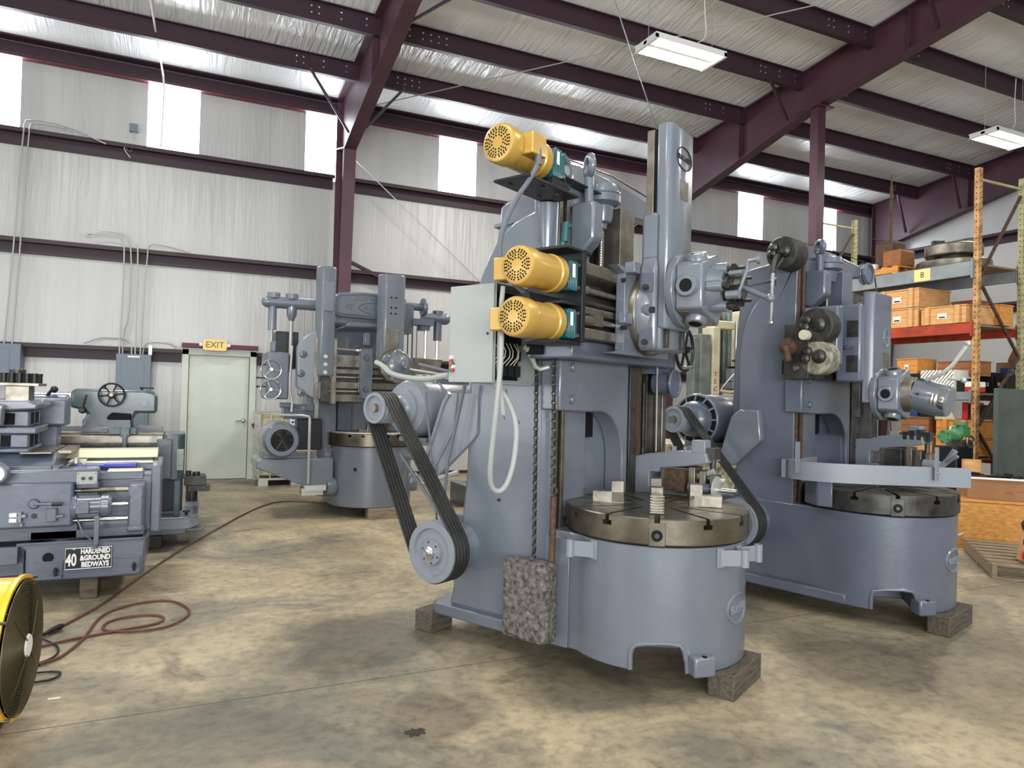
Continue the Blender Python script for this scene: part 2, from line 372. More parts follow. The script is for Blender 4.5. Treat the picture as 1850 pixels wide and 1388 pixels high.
# rigid frames: tapered column + tapered rafter, flanges each side of a web
def frame(X, top_only=False):
    bot = [(11.62, 5.45), (8.3, 6.22), (5.4, 6.60), (1, 6.98), (-9, 7.9)]
    top = [(y, roofz(y)-.03) for y in (12.3, 8.3, 5.4, 1, -9)]
    g = G(); web = [(12.28, 0), (12.28, 6.40)]+top+bot[::-1]+[(11.98, 0)]
    g.prism(web, 'x', X-.006, X+.006)
    def fl(a, b, t=.016, w_=.1):
        a = Vector((a[0], a[1])); b = Vector((b[0], b[1])); d = (b-a).normalized(); n = Vector((-d.y, d.x))*t/2
        g.prism([tuple(a+n), tuple(b+n), tuple(b-n), tuple(a-n)], 'x', X-w_, X+w_)
    P = [(11.98, 0)]+bot
    for a, b in zip(P, P[1:]): fl(a, b)
    fl((12.28, 0), (12.28, 6.45))
    for a, b in zip(top, top[1:]): fl(a, b)
    g.prism([(11.62, 5.45), (12.28, 5.62), (12.28, 5.64), (11.62, 5.47)], 'x', X-.1, X+.1)
    for y in (9.9, 6.6, 3.3):
        z0 = 6.22+(8.3-y)*(.38/2.9) if y < 8.3 else 6.22-(y-8.3)*.232
        g.box(X-.09, X+.09, y-.005, y+.005, z0, roofz(y)-.05)
    return trim(g, MAROON)
frame(2.42); frame(9.15); frame(15.72)
# knee braces from purlin to rafter bottom flange
for X, y, zb, s_ in ((2.42, 11.12, 5.62, -1), (2.42, 11.12, 5.62, 1), (2.42, 8.52, 6.2, 1), (9.15, 8.52, 6.2, -1), (9.15, 5.92, 6.55, -1), (15.72, 11.12, 5.62, -1), (15.72, 9.82, 5.9, -1)):
    trim(G().tube([(X+s_*.08, y+.25, zb), (X+s_*.75, y, roofz(y)-.22)], .028, 4), MAROOND)
# interior pipe post up to the middle rafter
trim(G().box(9.08, 9.24, 8.14, 8.30, 0, 6.22).box(8.98, 9.34, 8.06, 8.38, 6.2, 6.22), MAROON)
# flange brace at column, wall x-bracing angle near the floor
trim(G().tube([(1.13, 12.4, .92), (1.66, 12.4, .08)], .06, 4), MAROONR)
trim(G().tube([(2.55, 12.3, 3.75), (3.4, 12.34, 3.42)], .04, 4), MAROOND)
# rod bracing (roof X and wall)
trim(G().tube([(2.5, 11.9, 6.2), (9.0, 5.3, 6.95)], .009, 6), CONDG)
trim(G().tube([(2.5, 5.3, 6.95), (9.0, 11.8, 6.2)], .009, 6), CONDG)
trim(G().tube([(2.6, 12.2, 5.5), (9.0, 12.2, .4)], .008, 6), CONDG)
trim(G().tube([(9.0, 12.2, 5.5), (2.6, 12.2, .4)], .008, 6), CONDG)
# baseboard channel
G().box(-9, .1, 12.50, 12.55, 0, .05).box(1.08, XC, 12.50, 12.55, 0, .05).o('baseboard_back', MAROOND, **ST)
# bolt clusters on purlins (bright heads)
g = G()
for X in (2.42, 9.15, 15.72):
    for k in range(1, 6):
        y = 12.42-1.3*k; z = roofz(y)-.13
        for dx in ((-.95, -.85, -.55, -.2) if True else ()) + (.3, .42, .62, .74, .86, .98):
            for dz in (-.045, .045): g.cyl((X+dx, y-.008, z+dz), (X+dx, y-.022, z+dz), .014, None, 6)
trim(g, BRIGHT)

# ================= door, exit sign =================
d = thing('door_1', '', 'door', (.14, 12.5, 0)); del d['label']; del d['category']; d['kind'] = 'structure'
DW = .90
G().box(0, DW, 0, .045, .01, 2.0).o('door_panel', DOORM, d, .003)
G().box(-.11, -.012, -.06, .09, 0, 2.10).box(DW+.012, DW+.11, -.06, .09, 0, 2.10).box(-.11, DW+.11, -.06, .09, 2.012, 2.12).o('door_frame', DOORM, d, .003)
G().cyl((DW-.07, 0, .96), (DW-.07, -.05, .96), .022).sph((DW-.07, -.06, .96), .036).cyl((DW-.07, 0, .96), (DW-.07, -.008, .96), .04).o('door_handle', CHROME, d)
G().tube([(DW-.08, -.03, .96), (DW-.19, -.03, .955)], .01).o('door_handle', CHROME, d)
for z in (.25, 1.0, 1.75): G().cyl((.0, -.012, z-.05), (.0, -.012, z+.05), .01).o('hinge', CONDG, d)
ex = thing('exit_sign', 'yellow exit sign with green letters above the door', 'sign', (.50, 12.24, 2.17))
pts = arc(-.14, .05, .04, 180, 90, 4)[1:]+arc(.14, .05, .04, 90, 0, 4)[:-1]+[(.175, .05), (.175, .03), (.195, 0), (.175, -.03)]+arc(.14, -.05, .04, 0, -90, 4)[1:]+arc(-.14, -.05, .04, 270, 180, 4)[:-1]+[(-.175, -.03), (-.195, 0), (-.175, .03)]
G().prism(pts, 'y', 0, .03).o('sign_plate', EXITY, ex, .003)
text('EXIT', .135, .002, face_M((0, -.002, 0), (1, 0, 0), (0, 0, 1)), 'lettering', EXITG, ex)
for s_ in (-1, 1): G().sph((s_*.205, .01, 0), .03).cyl((s_*.19, .01, 0), (s_*.2, .02, 0), .02).o('bulb_cap', PAPER, ex)
G().box(-.1, .1, .03, .09, -.04, .04).o('mounting_box', EXITY, ex)

# ================= lamps =================
def lamp(x, y, z, label):
    t = thing('hanging_light', label, 'light', (x, y, z), 0, 'hanging linear shop lights')
    L, W = .55, .23
    G().box(-L, L, -W, W, .03, .05).box(-L, -L+.04, -W, W, -.03, .03).box(L-.04, L, -W, W, -.03, .03).box(-L, L, -.03, .03, -.01, .03).prism([(-W, .03), (-W, -.02), (-W+.01, -.02), (-W+.02, .03)], 'x', -L, L).prism([(W, .03), (W, -.02), (W-.01, -.02), (W-.02, .03)], 'x', -L, L).o('housing', WHITE, t)
    for s_ in (-1, 1):
        for q in (.085, .17): G().cyl((-L+.04, s_*q, 0), (L-.04, s_*q, 0), .022, None, 12).o('tube', GLOWT, t)
    zt = roofz(y)-z-.02
    for s_ in (-1, 1): G().tube([(s_*.5, 0, .05), (s_*.5, 0, zt)], .004, 5).o('hanging_wire', CONDG, t)
    G().tube([(.3, .0, .05), (.25, .05, .2), (.5, .1, .35), (.45, .1, .7), (.4, .05, zt)], .006, 6, sm=2).o('power_cord', PAPER, t)
    l = area('lamp_light', (0, 0, -.08), (0, 0, 0), 1.0, .4, 80, (1, .96, .88)); l.parent = t
    return t
lamp(5.66, 7.26, 5.9, 'lit linear light hanging above the lathe with gold motors, near image centre top')
lamp(12.15, 7.12, 5.9, 'lit linear light hanging at the far right above the storage rack')
for i, (x, y) in enumerate(((-1.2, 7.4), (5.66, 8.4), (-1.2, 2), (5.66, 2), (12.2, 2), (-1.2, -3.5), (5.66, -3.5))):
    l = area('highbay_light', (x, y, 6.1), (0, 0, 0), 1.1, .5, (150 if x < 0 else 190) if y > 5 else 90, (1, .97, .9))
# conduit run under the purlin with a drop fitting
g = G().tube([(7.6, 4.62-.0, 7.02), (9.3, 4.62, 7.02)], .012).tube([(9.25, 4.6, 7.0), (11.9, 4.6, 7.0), (12.05, 4.6, 6.9), (12.1, 4.6, 6.75)], .014, sm=1).cyl((12.1, 4.6, 6.75), (12.1, 4.6, 6.68), .05)
g.o('ceiling_conduit', CONDG, **T('galvanised conduit clipped under a purlin near the right-hand light', 'conduit'))

# ================= electrical panels and conduits on the back wall =================
def epanel(x0, x1, z0, z1, label, lab=True):
    t = thing('electrical_panel', label, 'electrical panel', ((x0+x1)/2, 12.4, z0)); hw = (x1-x0)/2; h = z1-z0
    G().box(-hw, hw, -.20, .12, 0, h).o('enclosure', PANELG, t, .004)
    G().box(-hw*.72, hw*.62, -.208, -.20, h*.05, h*.9).o('panel_door', PANELG, t, .003)
    if lab: G().box(-.08, .08, -.204, -.20, h*.95-.012, h*.95+.014).o('label', PAPER, t)
    return t
epanel(-.87, -.40, 1.2, 1.97, 'grey electrical panel left of the exit door, behind the green tailstock')
epanel(-.62, -.42, .8, 1.15, 'small grey disconnect box low on wall below the breaker panel', False)
epanel(-2.75, -2.07, 1.5, 2.05, 'grey electrical panel at the left edge under two conduits')
cgrp = 'galvanised conduits above the panels'
cyn = [0]
def conduit(pts, label, r=.011, m_=CONDG):
    cyn[0] += 1
    return G().tube([(x, 12.285-.022*(cyn[0] % 4), z) for x, z in pts], r, sm=1).o('conduit', m_, **T(label, 'conduit', cgrp))
conduit([(-2.28, 2.05), (-2.2, 3.6), (-2.14, 5.2), (-2.1, 5.32), (-1.6, 5.3), (-1.1, 5.12)], 'left of the paired tall conduits rising from the left panel')
conduit([(-2.18, 2.05), (-2.12, 3.6), (-2.07, 5.15), (-2.04, 5.27), (-1.6, 5.25)], 'right of the paired tall conduits rising from the left panel')
conduit([(-.83, 1.97), (-.80, 3.5), (-.84, 3.72), (-1.0, 3.78), (-1.4, 3.72)], 'leftmost conduit rising from the panel by the door, bending left at top')
conduit([(-.79, 1.97), (-.79, 2.3), (-.72, 2.5), (-.71, 3.6), (-.8, 3.8), (-1.1, 3.83), (-1.35, 3.7)], 'second conduit from the panel by the door, kinked above the girt')
conduit([(-.67, 1.97), (-.67, 2.12), (-.76, 2.2), (-.9, 2.2), (-1.1, 2.2), (-1.3, 2.1)], 'short looping conduit bending left just above the panel')
conduit([(-.62, 1.97), (-.62, 3.55), (-.66, 3.66)], 'third tall straight conduit over the panel by the door')
conduit([(-.55, 1.97), (-.50, 3.55), (-.46, 3.68), (-.3, 3.68), (.1, 3.6)], 'rightmost tall conduit over the panel, bending right at top')
conduit([(-.52, 1.97), (-.5, 2.12), (-.42, 2.18), (-.15, 2.17), (-.05, 2.1)], 'low conduit curving right above the panel towards the door')
G().box(-.44, -.39, 12.22, 12.28, 1.97, 2.12).o('pipe_fitting', CONDG, **T('small metal fitting standing on top of the panel by the door', 'fitting'))
t = thing('junction_box', 'small grey junction box on film between the two left windows', 'junction box', (-.75, 12.5, 5.5))
G().box(-.06, .06, -.05, .03, -.06, .06).o('box_cover', PANELG, t, .003)
G().tube([(0, -.01, -.06), (0, -.01, -.3), (-.05, -.02, -.4), (-.12, -.12, -.32), (-.1, -.3, -.45), (-.02, -.3, -.55)], .008, sm=1).o('cable', CONDG, t)
G().tube([(-.62, 8.6, 6.85), (-.36, 12.2, 6.3), (-.34, 12.25, 6.1), (-.36, 12.25, 5.2)], .014).o('hanging_cable', PAPER, **T('thin pale cable running from the roof down the lit window, second from left', 'cable'))
# ================= vertical turret lathes =================
def yellow_motor(p, x0, x1, y, z, r, gx, box_side='-y', box_t=.3):
    """gold motor along +x with fan cover at x0; gearbox from x1 to gx"""
    L = x1-x0
    mo = G().lathe((x0+.04, y, z), (x1, y, z), [(r*.93, 0), (r*.93, .78), (r*1.0, .8), (r*1.0, .97), (r*.9, 1)], 36).o('motor', GOLD, p)
    G().lathe((x0, y, z), (x0+.09, y, z), [(r*.82, 0), (r*.94, .06), (r, .2), (r, .96), (r*.95, 1)], 36).o('fan_cover', GOLD, mo)
    g = G()
    for k in range(6):
        for rr, m_ in ((.36, 2), (.5, 3), (.63, 4), (.74, 4)):
            for q in range(m_):
                a = k*pi/3+(q-(m_-1)/2)*.155/rr*1.05
                c = Vector((x0-.0008, y+r*rr*cos(a), z+r*rr*sin(a))); g.cyl(c, c+Vector((.001, 0, 0)), r*.052, None, 8)
    g.o('vent_holes', DARK, mo)
    bx = x0+L*.42
    if box_side == '-y': G().box(bx-.06, bx+.06, y-r-.05, y-r*.6, z-.05, z+.06).o('terminal_box', GOLD, mo, .006)
    elif box_side == '+y': G().box(x0+.02, x0+.12, y+r*.6, y+r+.06, z-.06, z+.05).o('terminal_box', GOLD, mo, .006)
    g = G().cyl((x1, y, z), (x1+.03, y, z), r*.82, None, 24).box(x1+.03, gx, y-r*.75, y+r*.75, z-r*.72, z+r*.7)
    for q in range(5): g.box(x1+.035+q*.014, x1+.041+q*.014, y-r*.82, y+r*.82, z-r*.78, z+r*.76)
    gb = g.o('gearbox', TEAL, p, .003)
    G().box(x1+.05, x1+.075, y-r*.83, y-r*.82, z-.01, z+r*.6).o('rating_plate', PAPER, gb)
    for dz in (-.6, .6): G().hexb((gx-.02, y-r*.75, z+r*dz), (0, -1, 0), .009, .01).o('bolt', BRIGHT, gb)
    return mo
def pulley(p, x0, x1, y, z, R, hub=.35, m_=GREYL, name='pulley'):
    n = 5; g = G(); w_ = (x1-x0)
    prof = [(R*.42, 0), (R*.72, .0)] if False else []
    prof = [(R*hub, .12), (R*.74, .12), (R*.78, .0), (R*.985, 0), (R, .03)]
    for i in range(n):
        a = .06+i*.18; prof += [(R, a+.02), (R*.9, a+.06), (R*.9, a+.12), (R, a+.16)]
    prof += [(R, 1), (R*.3, 1)]
    pu = g.lathe((x0, y, z), (x1, y, z), prof, 48).o(name, m_, p)
    return pu
def hullbelt(c1, r1, c2, r2, n=30):
    """closed outline (y,z) of a belt round two pulleys"""
    pts = []
    for (cy, cz), r in ((c1, r1), (c2, r2)):
        for q in range(60):
            a = 2*pi*q/60; pts.append((cy+r*cos(a), cz+r*sin(a)))
    pts = sorted(set(pts))
    def half(ps):
        h = []
        for q in ps:
            while len(h) > 1 and (h[-1][0]-h[-2][0])*(q[1]-h[-2][1])-(h[-1][1]-h[-2][1])*(q[0]-h[-2][0]) <= 0: h.pop()
            h.append(q)
        return h
    return half(pts)[:-1]+half(pts[::-1])[:-1]
def strap(g, pts, x0, x1, t):
    """band of thickness t following closed outline in the yz plane"""
    n = len(pts); vs = []; fs = []
    for i in range(n):
        a = Vector(pts[i-1]); b = Vector(pts[i]); c = Vector(pts[(i+1) % n]); d = (c-a).normalized(); nn = Vector((d.y, -d.x))
        for x, k in ((x0, 0), (x1, 0), (x1, t), (x0, t)):
            q = b+nn*k; vs.append((x, q.x, q.y))
    for i in range(n):
        k = (i+1) % n
        for a in range(4): fs.append((i*4+a, i*4+(a+1) % 4, k*4+(a+1) % 4, k*4+a))
    return g.add(vs, fs)
def handwheel(p, c, axis, R, m_=CHROME, spokes=3, name='handwheel', handle=True, a0=.4):
    c = Vector(c); a = Vector(axis).normalized(); u = a.orthogonal().normalized(); w_ = a.cross(u)
    g = G().ring(c, a, R, R*.085, 36, 8).cyl(c-a*R*.1, c+a*R*.22, R*.22, R*.16)
    for k in range(spokes):
        an = a0+2*pi*k/spokes; g.tube([c, c+(u*cos(an)+w_*sin(an))*R], R*.07, 6)
    h = g.o(name, m_, p)
    if handle:
        q = c+(u*cos(a0)+w_*sin(a0))*R*.95; G().cyl(q, q+a*R*.55, R*.09, R*.07, 12).o('crank_grip', BRIGHT, h)
    return h
def chain(p, x, y0, z0, y1, z1, name='chain'):
    g = G(); L = math.hypot(y1-y0, z1-z0); n = int(L/.025)
    for i in range(n):
        t = (i+.5)/n; c = (x, y0+(y1-y0)*t, z0+(z1-z0)*t)
        if i % 2: g.ring(c, (1, 0, 0), .012, .0055, 10, 5)
        else: g.box(c[0]-.009, c[0]+.009, c[1]-.007, c[1]+.007, c[2]-.012, c[2]+.012)
    return g.o(name, RUST if name == 'chain' else STEELD, p)
def bolt(p, c, axis, r=.02, m_=GREY):
    c = Vector(c); a = Vector(axis).normalized()
    return G().lathe(c, c+a*r*.9, [(r, 0), (r, .8), (r*.85, 1)], 16).hexb(c+a*r*.9, a, r*.45, r*.15).o('bolt', m_, p)
def turret(p, cx, cy, cz, sc=1., k=1):
    """pentagonal turret, axis along -y; back face at y=cy"""
    S = sc; R = .205*S
    tilt = .07
    t = G().lathe((cx, cy, cz), (cx, cy-.05*S, cz), [(R*.99, 0), (R*1.0, .3), (R*1.0, .8), (R*.93, 1)], 44).o('turret_disc', GREY, p, .003)
    a0 = rad(108)
    ap = .168*S; rv = ap/cos(pi/5)
    pts = [(cx+rv*1.04*cos(a0+pi/5+q*2*pi/5), cz+rv*sin(a0+pi/5+q*2*pi/5)) for q in range(5)]
    g = G().prism(pts, 'y', cy-.20*S, cy-.05*S)
    dr = g.o('turret_body', GREY, p, .012)
    hub = G().lathe((cx, cy-.19*S, cz), (cx, cy-.27*S, cz), [(.13*S, 0), (.12*S, .3), (.10*S, 1)], 36).o('turret_hub', GREY, p, .006)
    for q in range(5):
        a = a0+q*2*pi/5; d = Vector((cos(a), 0, sin(a))); u = Vector((-sin(a), 0, cos(a)))
        c = Vector((cx, cy-.12*S, cz))
        G().lathe(c+d*ap*.9, c+d*(ap+.035*S), [(.062*S, 0), (.058*S, .9), (.054*S, 1), (.036*S, 1), (.036*S, .55)], 28, True).o('tool_socket', GREY, dr)
        G().cyl(c+d*(ap+.012*S), c+d*(ap+.0355*S), .035*S, None, 24).o('socket_bore', DARK, dr)
        # bare machined pad between sockets
        a2 = a+pi/5*.95; d2 = Vector((cos(a), 0, sin(a)))
        M = Matrix(((u.x, 0, d.x), (0, 1, 0), (u.z, 0, d.z))).to_3x3()
        G().rbox(c+d*(ap+.001)+Vector((0, .035*S, 0)), (.1*S, .028*S, .004*S), M).o('machined_pad', STEEL, dr, .002)
        # clamp boss and stud on the front side
        c2 = Vector((cx, cy-.20*S, cz))+d*ap*.62
        G().cyl(c2, c2+Vector((0, -.085*S, 0)), .032*S).o('clamp_boss', GREY, dr, .003)
        c3 = c2+Vector((0, -.085*S, 0))
        G().cyl(c3, c3+Vector((0, -.05*S, 0)), .016*S, None, 12).hexb(c3+Vector((0, -.02*S, 0)), (0, -1, 0), .024*S, .022*S).cyl(c3+Vector((0, -.05*S, 0)), c3+Vector((0, -.09*S, 0)), .009*S, None, 8).o('clamp_stud', STEELD, dr)
    if k == 1:
        G().lathe((cx, cy-.27*S, cz), (cx, cy-.36*S, cz), [(.075*S, 0), (.075*S, .25), (.06*S, .3), (.06*S, .38), (.068*S, .42), (.068*S, .5), (.06*S, .55), (.066*S, .62), (.066*S, 1), (.03*S, 1)], 32).o('threaded_ring', STEELD, p)
        g = G().tube([(cx-.09*S, cy-.30*S, cz-.05*S), (cx-.09*S, cy-.37*S, cz-.05*S)], .024*S, 14).tube([(cx-.05*S, cy-.30*S, cz+.07*S), (cx-.05*S, cy-.37*S, cz+.07*S)], .016*S, 10)
        g.tube([(cx-.09*S, cy-.36*S, cz-.05*S), (cx-.07*S, cy-.40*S, cz+.08*S), (cx-.07*S, cy-.40*S, cz+.12*S)], .010*S, 8)
        g.tube([(cx-.07*S, cy-.40*S, cz+.12*S), (cx-.07*S, cy-.45*S, cz+.125*S)], .009*S, 8).cyl((cx-.07*S, cy-.45*S, cz+.125*S), (cx-.07*S, cy-.47*S, cz+.125*S), .024*S)
        g.tube([(cx-.04*S, cy-.37*S, cz-.01*S), (cx-.1*S, cy-.52*S, cz-.08*S)], .014*S, 10).sph((cx-.1*S, cy-.53*S, cz-.082*S), .022*S)
        g.o('clamp_lever', GREY, p)
    else:
        G().lathe((cx, cy-.26*S, cz), (cx, cy-.50*S, cz-.05), [(.12*S, 0), (.125*S, .1), (.125*S, .7), (.11*S, 1), (.05*S, 1)], 36).o('turret_cap', GREY, p, .004)
        G().lathe((cx-.065*S, cy-.40*S, cz-.03), (cx-.065*S, cy-.49*S, cz-.045), [(.063*S, 0), (.07*S, .1), (.063*S, .2), (.07*S, .35), (.063*S, .5), (.07*S, .7), (.07*S, 1)], 24).o('threaded_ring', BRIGHT, p)
        G().lathe((cx, cy-.13*S, cz), (cx, cy-.27*S, cz), [(.14*S, 0), (.135*S, .8), (.125*S, 1)], 36).o('machined_collar', STEEL, p)
        G().tube([(cx-.06, cy-.36*S, cz+.10), (cx-.06, cy-.50*S, cz+.16), (cx-.06, cy-.60*S, cz+.30), (cx-.06, cy-.62*S, cz+.33)], .014, 8, sm=1).sph((cx-.06, cy-.625*S, cz+.34), .02).tube([(cx-.06, cy-.5*S, cz+.11), (cx-.06, cy-.6*S, cz+.10)], .009).sph((cx-.06, cy-.60*S, cz+.10), .02).o('clamp_lever', CONDG, p)
    return t
def badge_on_cyl(p, R, ang, z, w_, h, m_=GREYL, letters='BULLARD'):
    """raised oval maker's badge wrapped on the base cylinder"""
    d = Vector((cos(ang), sin(ang), 0)); u = Vector((-sin(ang), cos(ang), 0))
    n = 36; g = G(); path = []
    for q in range(n):
        a = 2*pi*q/n; x = w_*cos(a); zz = h*sin(a); an = ang+x/R
        path.append(Vector((R*cos(an), R*sin(an), z+zz)))
    g.tube(path, .009, 8, True); g.o('badge_rim', GREY, p)
    for i, ch in enumerate(letters):
        x = (i-(len(letters)-1)/2)*w_*.235; an = ang+x/R
        dd = Vector((cos(an), sin(an), 0)); uu = Vector((-sin(an), cos(an), 0))
        M = face_M(dd*(R-.002)+Vector((0, 0, z)), uu, (0, 0, 1)); text(ch, h*.68, .012, M, 'badge_letter', GREYL, p, bold=.002)
def side_head(p, k, dx=0., dy=0., dz=0.):
    X = .46+dx
    pr = [(.50, .89), (.50, 1.095), (.42, 1.11), (.28, 1.145), (.05, 1.175), (-.10, 1.17), (-.12, 1.11), (.02, 1.08), (.20, 1.06), (.20, 1.03), (.27, 1.03), (.27, .94), (.20, .94), (.20, .905), (.02, .905), (.0, .87), (.5, .86)]
    pr = [(a+dy, b+dz) for a, b in pr]
    sh = G().prism(pr, 'x', X, X+.22).o('side_head', GREYL, p, .008)
    for z in (.935, 1.055): G().lathe((X-.001, .40+dy, z+dz), (X+.004, .40+dy, z+dz), [(.024, 0), (.024, 1)], 18).o('lightening_pocket', DARK, sh)
    G().box(X-.03, X+.12, .47+dy, .52+dy, .87+dz, 1.10+dz).o('gib', GREYL, sh, .004)
    G().box(X+.02, X+.2, .0+dy, .2+dy, .90+dz, 1.07+dz).o('tool_slide', STEEL, sh, .004)
    G().box(X-.05, X+.14, .02+dy, .14+dy, .93+dz, 1.06+dz).o('tool_block', RUST if k == 1 else STEELD, sh, .004)
    for i, yy in enumerate((-.02, -.08, -.14)):
        G().box(X-.01+i*.02, X+.12, yy-.02+dy, yy+.02+dy, .92+dz, 1.08-i*.02+dz).o('clamp_plate', STEEL, sh, .003)
    G().box(X+.02, X+.12, -.09+dy, .0+dy, 1.165+dz, 1.245+dz).o('top_block', GREYL, sh, .006)
    for q in (.14, .06): G().hexb((X+.08, q+dy, 1.165+dz), (0, 0, 1), .018, .03).o('bolt', GREYL, sh)
    G().cyl((X+.08, -.12+dy, 1.2+dz), (X+.08, -.12+dy, .98+dz), .018).box(X+.04, X+.12, -.15+dy, -.09+dy, 1.13+dz, 1.2+dz).o('tool_post', STEELD, sh)
    if k == 1:
        G().cyl((X-.0, .0+dy, .955+dz), (X-.0, -.14+dy, .955+dz), .03).o('screw_housing', GREYD, sh)
        G().lathe((X, -.165+dy, .955+dz), (X, -.19+dy, .955+dz), [(.07, 0), (.082, .3), (.082, .6), (.06, .8), (.03, 1)], 32).o('handwheel', CONDG, sh)
        G().cyl((X, -.12+dy, .955+dz), (X, -.30+dy, .955+dz), .014).o('crank_shaft', BRIGHT, sh)
        G().tube([(X+.05, .02+dy, 1.0+dz), (X+.05, -.14+dy, 1.06+dz)], .02).tube([(X+.07, -.06+dy, 1.02+dz), (X+.07, -.2+dy, 1.0+dz)], .015).o('clamp_lever', CONDG, sh)
    else:
        G().tube([(X, -.20+dy, .93+dz), (X, -.27+dy, .98+dz), (X, -.33+dy, 1.08+dz)], .022, sm=1).cyl((X, -.12+dy, .96+dz), (X, -.24+dy, .95+dz), .04).tube([(X, -.25+dy, .97+dz), (X-.05, -.36+dy, 1.04+dz)], .012).o('clamp_lever', GREYL, sh)
        for q in range(3): G().box(X+.0, X+.1, -.0-q*.05+dy, .03-q*.05+dy, 1.14+dz, 1.2+q*.01+dz).o('tool_holder', STEELD, sh)
    return sh

def vtl(name, label, loc, rz, k):
    t = thing(name, label, 'machine', (loc[0], loc[1], 0), rz)
    GM = GREY if k == 1 else GREYD
    R = .49
    # ---- base
    if k == 1: pts = [(-.41, 1.15), (-.41, .40), (-.415, .33)]+arc(0, 0, R, 150, 392, 54)+[(.405, .33), (.38, .40), (.38, 1.15)]
    else: pts = [(-.425, 1.15), (-.425, .36), (-.45, .22)]+arc(0, 0, R, 160, 392, 50)+[(.405, .33), (.38, .40), (.38, 1.15)]
    base = G().prism(pts, 'z', .13, .755).o('base', GM, t, .006)
    A = rad(208 if k == 1 else 212); d = Vector((cos(A), sin(A), 0)); u = Vector((-sin(A), cos(A), 0))
    c = G(); prof = [(-.135, .05), (-.135, .235), (-.10, .27), (.10, .285), (.13, .25), (.14, .05)]
    vs = [d*rr+u*q+Vector((0, 0, z)) for rr in (.12, .75) for q, z in prof]; n = len(prof)
    c.add(vs, [tuple(range(n))[::-1], tuple(range(n, 2*n))]+[(q, (q+1) % n, n+(q+1) % n, n+q) for q in range(n)])
    cut(base, c)
    # raised rim round the coolant opening
    rim = []
    for q, z in [(-.135, .135), (-.135, .235), (-.10, .27), (.10, .285), (.13, .25), (.14, .20)]:
        rr = math.sqrt(max(R*R-q*q, 0)); rim.append(d*rr+u*q+Vector((0, 0, z)))
    G().tube(rim, .013, 8, sm=1).o('opening_rim', GM, base)
    for B in (rad(233), rad(345)):
        d2 = Vector((cos(B), sin(B), 0)); M = Matrix.Rotation(B, 3, 'Z')
        lug = G().rbox(d2*.50+Vector((0, 0, .18)), (.05, .06, .05), M).o('mounting_lug', GM, base, .012)
        G().cyl(d2*.535+Vector((0, 0, .228)), d2*.535+Vector((0, 0, .2315)), .014, None, 14).o('bolt_hole', DARK, lug)
    G().prism([(-.455 if k == 1 else -.50, .48 if k == 1 else .02), (-.455 if k == 1 else -.49, 1.25), (-.42, 1.30), (-.37, 1.32), (.35, 1.32), (.40, 1.30), (.43, 1.25), (.43, .45)], 'z', .13, .20).o('base_flange', GM, t, .01)
    if k == 1:
        # fine concave blend between flange and cylinder on the near side
        G().prism([(-.435, .46), (-.38, .46), (-.38, .34), (-.43, .30)], 'z', .13, .72).o('corner_web', GM, t, .004)
    # ---- column
    prof = [(.50, .20), (.50, 2.62), (.56, 2.63), (.60, 2.56)]+[(.60+.45*sin(a), 1.85+.70*cos(a)) for a in [i*.16 for i in range(1, 9)]]+[(1.055, 1.85), (1.05, 1.4), (1.06, 1.0), (1.09, .7), (1.13, .40), (1.17, .20)]
    if k == 2: prof = [(a-(.16 if a > .7 else 0), b) for a, b in prof]
    col = G().prism(prof, 'x', -.42, .385).o('column', GM, t, .016)
    G().prism([(.44, 2.60), (.44, 2.74), (.62, 2.74), (.88, 2.69), (.94, 2.66), (.96, 2.5), (1.0, 1.9), (1.02, 1.2), (.60, 1.2), (.56, 2.58)], 'x', -.30, .27).o('rear_hood', GM, t, .02)
    G().prism([(.55, 2.565), (.55, 2.585), (.975, 2.545), (.975, 2.525)], 'x', -.315, .285).o('hood_seam', GM, t)
    # front left flange with its bare steel way
    G().box(-.42, -.335, .44, .52, .20, 2.69).box(-.42, -.35, .44, .60, 2.3, 2.69).o('column_edge', GM, t, .008)
    WM = STEEL if k == 1 else RUST
    G().box(-.41, -.375, .43, .445, .62, 2.685).box(-.348, -.318, .42, .46, .62, 2.685).o('left_way', WM, t, .002)
    G().box(-.375, -.348, .434, .45, .62, 2.68).o('way_groove', DARK, t)
    G().box(-.318, -.02, .46, .52, .8, 2.5).o('front_panel', GM, t, .01)
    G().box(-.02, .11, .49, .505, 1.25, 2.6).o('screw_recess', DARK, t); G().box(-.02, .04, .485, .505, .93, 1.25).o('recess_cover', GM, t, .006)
    G().box(.12, .30, .33, .52, 1.75, 2.66).o('right_way', STEEL if k == 1 else GREYD, t, .006)
    G().box(.31, .345, .40, .52, .8, 2.62).o('way_edge', GM, t, .004)
    # elevating screw with its bearing housing
    G().tube([(.04, .42, 1.7), (.04, .42, 2.66)], .017, 12).o('elevating_screw', BRIGHT if k == 1 else STEEL, t)
    g = G()
    for i in range(60): g.ring((.04, .42, 1.72+i*.0155), (0, 0, 1), .0185, .003, 12, 4)
    g.o('screw_thread', STEEL, t)
    sh = G().lathe((.03, .42, 2.52), (.03, .42, 2.80), [(.035, 0), (.04, .1), (.065, .14), (.075, .32), (.075, .48), (.118, .55), (.118, .70), (.112, .72), (.118, .74), (.118, .88), (.105, .95), (.06, 1)], 36).o('screw_housing', GM, t)
    g = G()
    for i in range(8): a = i*pi/4; g.hexb((.03+.098*cos(a), .42+.098*sin(a), 2.768), (0, 0, 1), .010, .012)
    g.o('housing_bolts', GM, sh)
    # lifting eye on its wedge boss
    bx = -.20
    eb = G().prism([(.46, 2.30), (.40, 2.30), (.30, 2.40), (.30, 2.62), (.46, 2.62)], 'x', bx-.055, bx+.055).o('lifting_boss', GM, t, .018)
